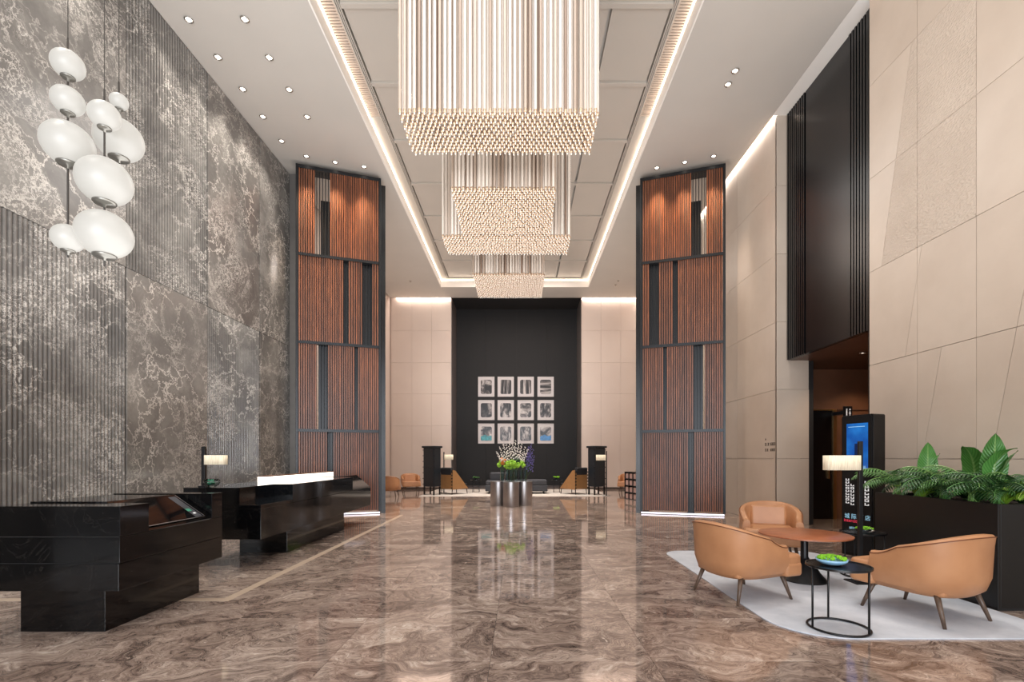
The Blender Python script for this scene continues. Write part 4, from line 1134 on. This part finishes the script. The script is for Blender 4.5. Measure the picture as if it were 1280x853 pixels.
# tall cabinets
def cabinet(label, x, yy, rz):
    t = thing('tall_cabinet', label, 'cabinet', (x, yy, .012), rz, group='tall dark cabinets on legs')
    MB().box(-.27, .27, -.22, .22, .33, 1.90).build('body', M['cabinet'], t, bevel=.01)
    MB().box(-.32, .32, -.27, .27, 1.90, 1.98).build('cornice', M['cabinet'], t, bevel=.012)
    MB().box(-.245, .245, -.235, -.22, .37, 1.1).build('door', M['cabinet'], t, bevel=.004)
    MB().box(-.245, .245, -.235, -.22, 1.12, 1.86).build('door', M['cabinet'], t, bevel=.004)
    for sx in (-1, 1):
        for sy in (-1, 1): MB().box(sx*.24-.025, sx*.24+.025, sy*.19-.025, sy*.19+.025, 0, .33).build('leg', M['blackmetal'], t)
    for k in range(7):
        for sx in (-1, 1): MB().box(sx*.27-.01-.012*(1 if sx < 0 else 0), sx*.27+.022*(1 if sx > 0 else .45), -.24, -.18, .42+k*.23, .45+k*.23).build('hinge', M['blackmetal'], t)
cabinet('tall blue-black cabinet on legs left of the steel table', -3.58, 19.55, -math.radians(28))
cabinet('tall blue-black cabinet on legs right of the steel table', 3.12, 19.55, math.radians(28))
shade_lamp('floor_lamp', 'floor lamp with small cream shade beside the left tall cabinet', (-3.25, 20.5, .012), 1.75, 0, 1, 1.42, .38, .22, .04, .26, 'lamp', 'floor lamps with linen shades')
shade_lamp('floor_lamp', 'floor lamp with cream shade in front of the right tall cabinet', (3.40, 18.9, .0), 1.78, 0, -1, 1.41, .38, .22, .045, .28, 'lamp', 'floor lamps with linen shades')
# daybed
t = thing('daybed', 'long charcoal daybed with a roll bolster behind the steel table', 'sofa', (-.15, 20.4, .012))
MB().box(-1.3, 1.3, -.45, .45, .10, .36).build('base', M['grey_fabric'], t, bevel=.04, bseg=3)
MB().box(-1.28, -.02, -.44, .44, .36, .55).build('seat_cushion', M['grey_fabric'], t, bevel=.06, bseg=4)
MB().box(.0, 1.28, -.44, .44, .36, .58).build('seat_cushion', M['grey_fabric'], t, bevel=.06, bseg=4)
MB().box(-1.15, -.35, .1, .38, .53, .88).build('bolster', M['grey_fabric'], t, bevel=.08, bseg=4)
for sx in (-1.15, 1.15):
    for sy in (-.35, .35): MB().tube([(sx, sy, .1), (sx, sy, 0)], .02, 8).build('leg', M['blackmetal'], t)
# small side tables
for (x, yy, lab, pl_) in ((-1.92, 21.0, 'small black side table right of the left wooden armchair', 0), (1.60, 21.0, 'small black side table with a green plant, left of the right wooden armchair', 1)):
    t = thing('occasional_table', lab, 'side table', (x, yy, .012), group='small side tables beside the wooden armchairs')
    MB().lathe([(.24, .52), (.25, .53), (.25, .55)], 24).build('tabletop', M['blacklac'], t)
    for a in (0, PI/2, PI, PI*1.5): MB().tube([(.18*math.cos(a+.7), .18*math.sin(a+.7), .52), (.18*math.cos(a+.7), .18*math.sin(a+.7), 0)], .012, 6).build('leg', M['blackmetal'], t)
    if True:
        q = thing('small_plant', 'small low green plant on the '+('right' if pl_ else 'left')+' occasional table', 'plant', (x, yy, .563), group='small plants on the back side tables')
        MB().lathe([(.06, 0), (.08, .05)], 14).build('pot', M['blackmetal'], q)
        m = MB()
        for k in range(18): m.blob((random.uniform(-.13, .13), random.uniform(-.09, .09), .08+random.random()*.05), .03, 6, 4)
        m.build('foliage', M['green_moss'] if pl_ else M['stem'], q, smooth=True)
# tan chairs at the back
for (x, yy, ang, lab) in ((-5.08, 18.6, 95, 'tan leather tub armchair seen from behind at the back left, beside the screen'), (-4.85, 21.3, -70, 'tan leather tub armchair facing the lobby at the back left'),
                          (4.75, 21.2, -110, 'tan leather tub armchair facing the lobby at the back right'), (4.85, 19.2, 60, 'tan leather tub armchair seen from behind at the back right')):
    o = copy_tree(CH); o['label'] = lab; o['group'] = 'tan leather armchairs at the back of the lobby'
    o.location = (x, yy, 0); o.rotation_euler.z = math.radians(ang-90); o.scale = (1.0, 1.0, 1.0)
# low shelf with boxes beside the right screen
t = thing('low_bookcase', 'low dark bookcase of pale boxes beside the right slatted screen', 'bookcase', (4.32, 17.3, 0), math.radians(-75))
m = MB(); m.box(-.6, .6, .0, .02, 0, 1.0)
for k in range(5): m.box(-.6, .6, -.3, 0, k*.245, k*.245+.02)
for k in range(5): m.box(-.6+k*.295, -.58+k*.295, -.3, 0, 0, 1.0)
m.build('frame', M['blackmetal'], t)
for r_ in range(4):
    for c_ in range(4): MB().box(-.565+c_*.295, -.33+c_*.295, -.27, -.02, .022+r_*.245, .20+r_*.245).build('box', M['lattice'], t)

# ================================================================== PICTURES on the dark wall
def pic_mat(i, kind):
    n = NT('print_%d' % i)
    v = n.pos((1, 1, 1), rnd=0); mp = n.n('Mapping'); n.l(v, mp.inputs[0]); mp.inputs['Location'].default_value = (i*3.7, 0, i*1.9)
    vv = mp.outputs[0]
    dk, lt = lin((48, 44, 46)), lin((176, 168, 166))
    if kind == 'bands':
        mp.inputs['Scale'].default_value = (.4, 1, 7); f = n.noise(vv, 1.6, 4, .5, .5)
    elif kind == 'streaks':
        mp.inputs['Scale'].default_value = (8, 1, .5); f = n.noise(vv, 1.4, 4, .5, .3)
    elif kind == 'trees':
        mp.inputs['Scale'].default_value = (3, 1, 1.2); f = n.noise(vv, 1.6, 8, .65, .3)
    else: f = n.noise(vv, 1.9, 7, .6, .5)
    c = n.ramp(f, [(.42, lin((30, 27, 29))), (.50, lin((74, 68, 68))), (.56, lin((150, 142, 140))), (.64, lin((205, 198, 194)))])
    n.set(Base_Color=c, Roughness=.3); return n.m
kinds_ = ['blob', 'streaks', 'streaks', 'bands', 'blob', 'trees', 'blob', 'trees', 'blob', 'trees', 'trees', 'blob']
subj = ['seated figure shapes', 'pale streaks beside dark edge', 'pale vertical streaks', 'dark horizontal bands', 'dark field and pale top corner', 'a pale street', 'dark ground with pale trees', 'dark rider-like shape', 'dark hill with a painted turquoise glass reflection', 'dark tree line under pale sky', 'dark rocky slope', 'dark arch with a painted blue glass reflection']
def rr2(x0, x1, z0, z1, r, k=5):
    p = []
    for (cx_, cz_, a0) in ((x1-r, z1-r, 0), (x0+r, z1-r, PI/2), (x0+r, z0+r, PI), (x1-r, z0+r, 1.5*PI)):
        for i in range(k+1): a = a0+i*PI/2/k; p.append((cx_+r*math.cos(a), cz_+r*math.sin(a)))
    return p
rown = ['top', 'middle', 'bottom']; coln = ['first', 'second', 'third', 'fourth']
DPX = 24.76/600
teal = plain('turquoise_reflection', (50, 150, 160), .3, var=.45, nscale=9); blue = plain('blue_reflection', (60, 130, 190), .3, var=.45, nscale=9)
for i in range(12):
    r_, c_ = divmod(i, 4)
    cx_ = (( 607.9, 632.2, 657.1, 682)[c_]-VX)*DPX; cz_ = H+(VY-(483.9, 513.1, 542.4)[r_])*DPX
    t = thing('framed_picture', 'framed print of %s, %s row, %s from left' % (subj[i], rown[r_], coln[c_]), 'picture', (cx_, 24.76, cz_-.51), group='framed prints on the charcoal wall')
    m = MB(); 
    for bx_ in ((-.42, -.395, 0, 1.03), (.395, .42, 0, 1.03), (-.395, .395, 0, .025), (-.395, .395, 1.005, 1.03)): m.box(bx_[0], bx_[1], -.04, 0, bx_[2], bx_[3])
    m.build('frame', M['white_mat'], t)
    MB().box(-.395, .395, -.022, -.002, .025, 1.005).build('mat', M['white_mat'], t)
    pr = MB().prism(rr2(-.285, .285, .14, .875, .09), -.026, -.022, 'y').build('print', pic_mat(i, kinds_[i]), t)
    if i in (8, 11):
        MB().prism([(-.28, .16), (.28, .16), (.28, .42), (.1, .38), (-.05, .46), (-.28, .36)], -.0275, -.026, 'y').build('painted_reflection', teal if i == 8 else blue, pr)  # reflection in the picture glass, painted as a flat coloured shape
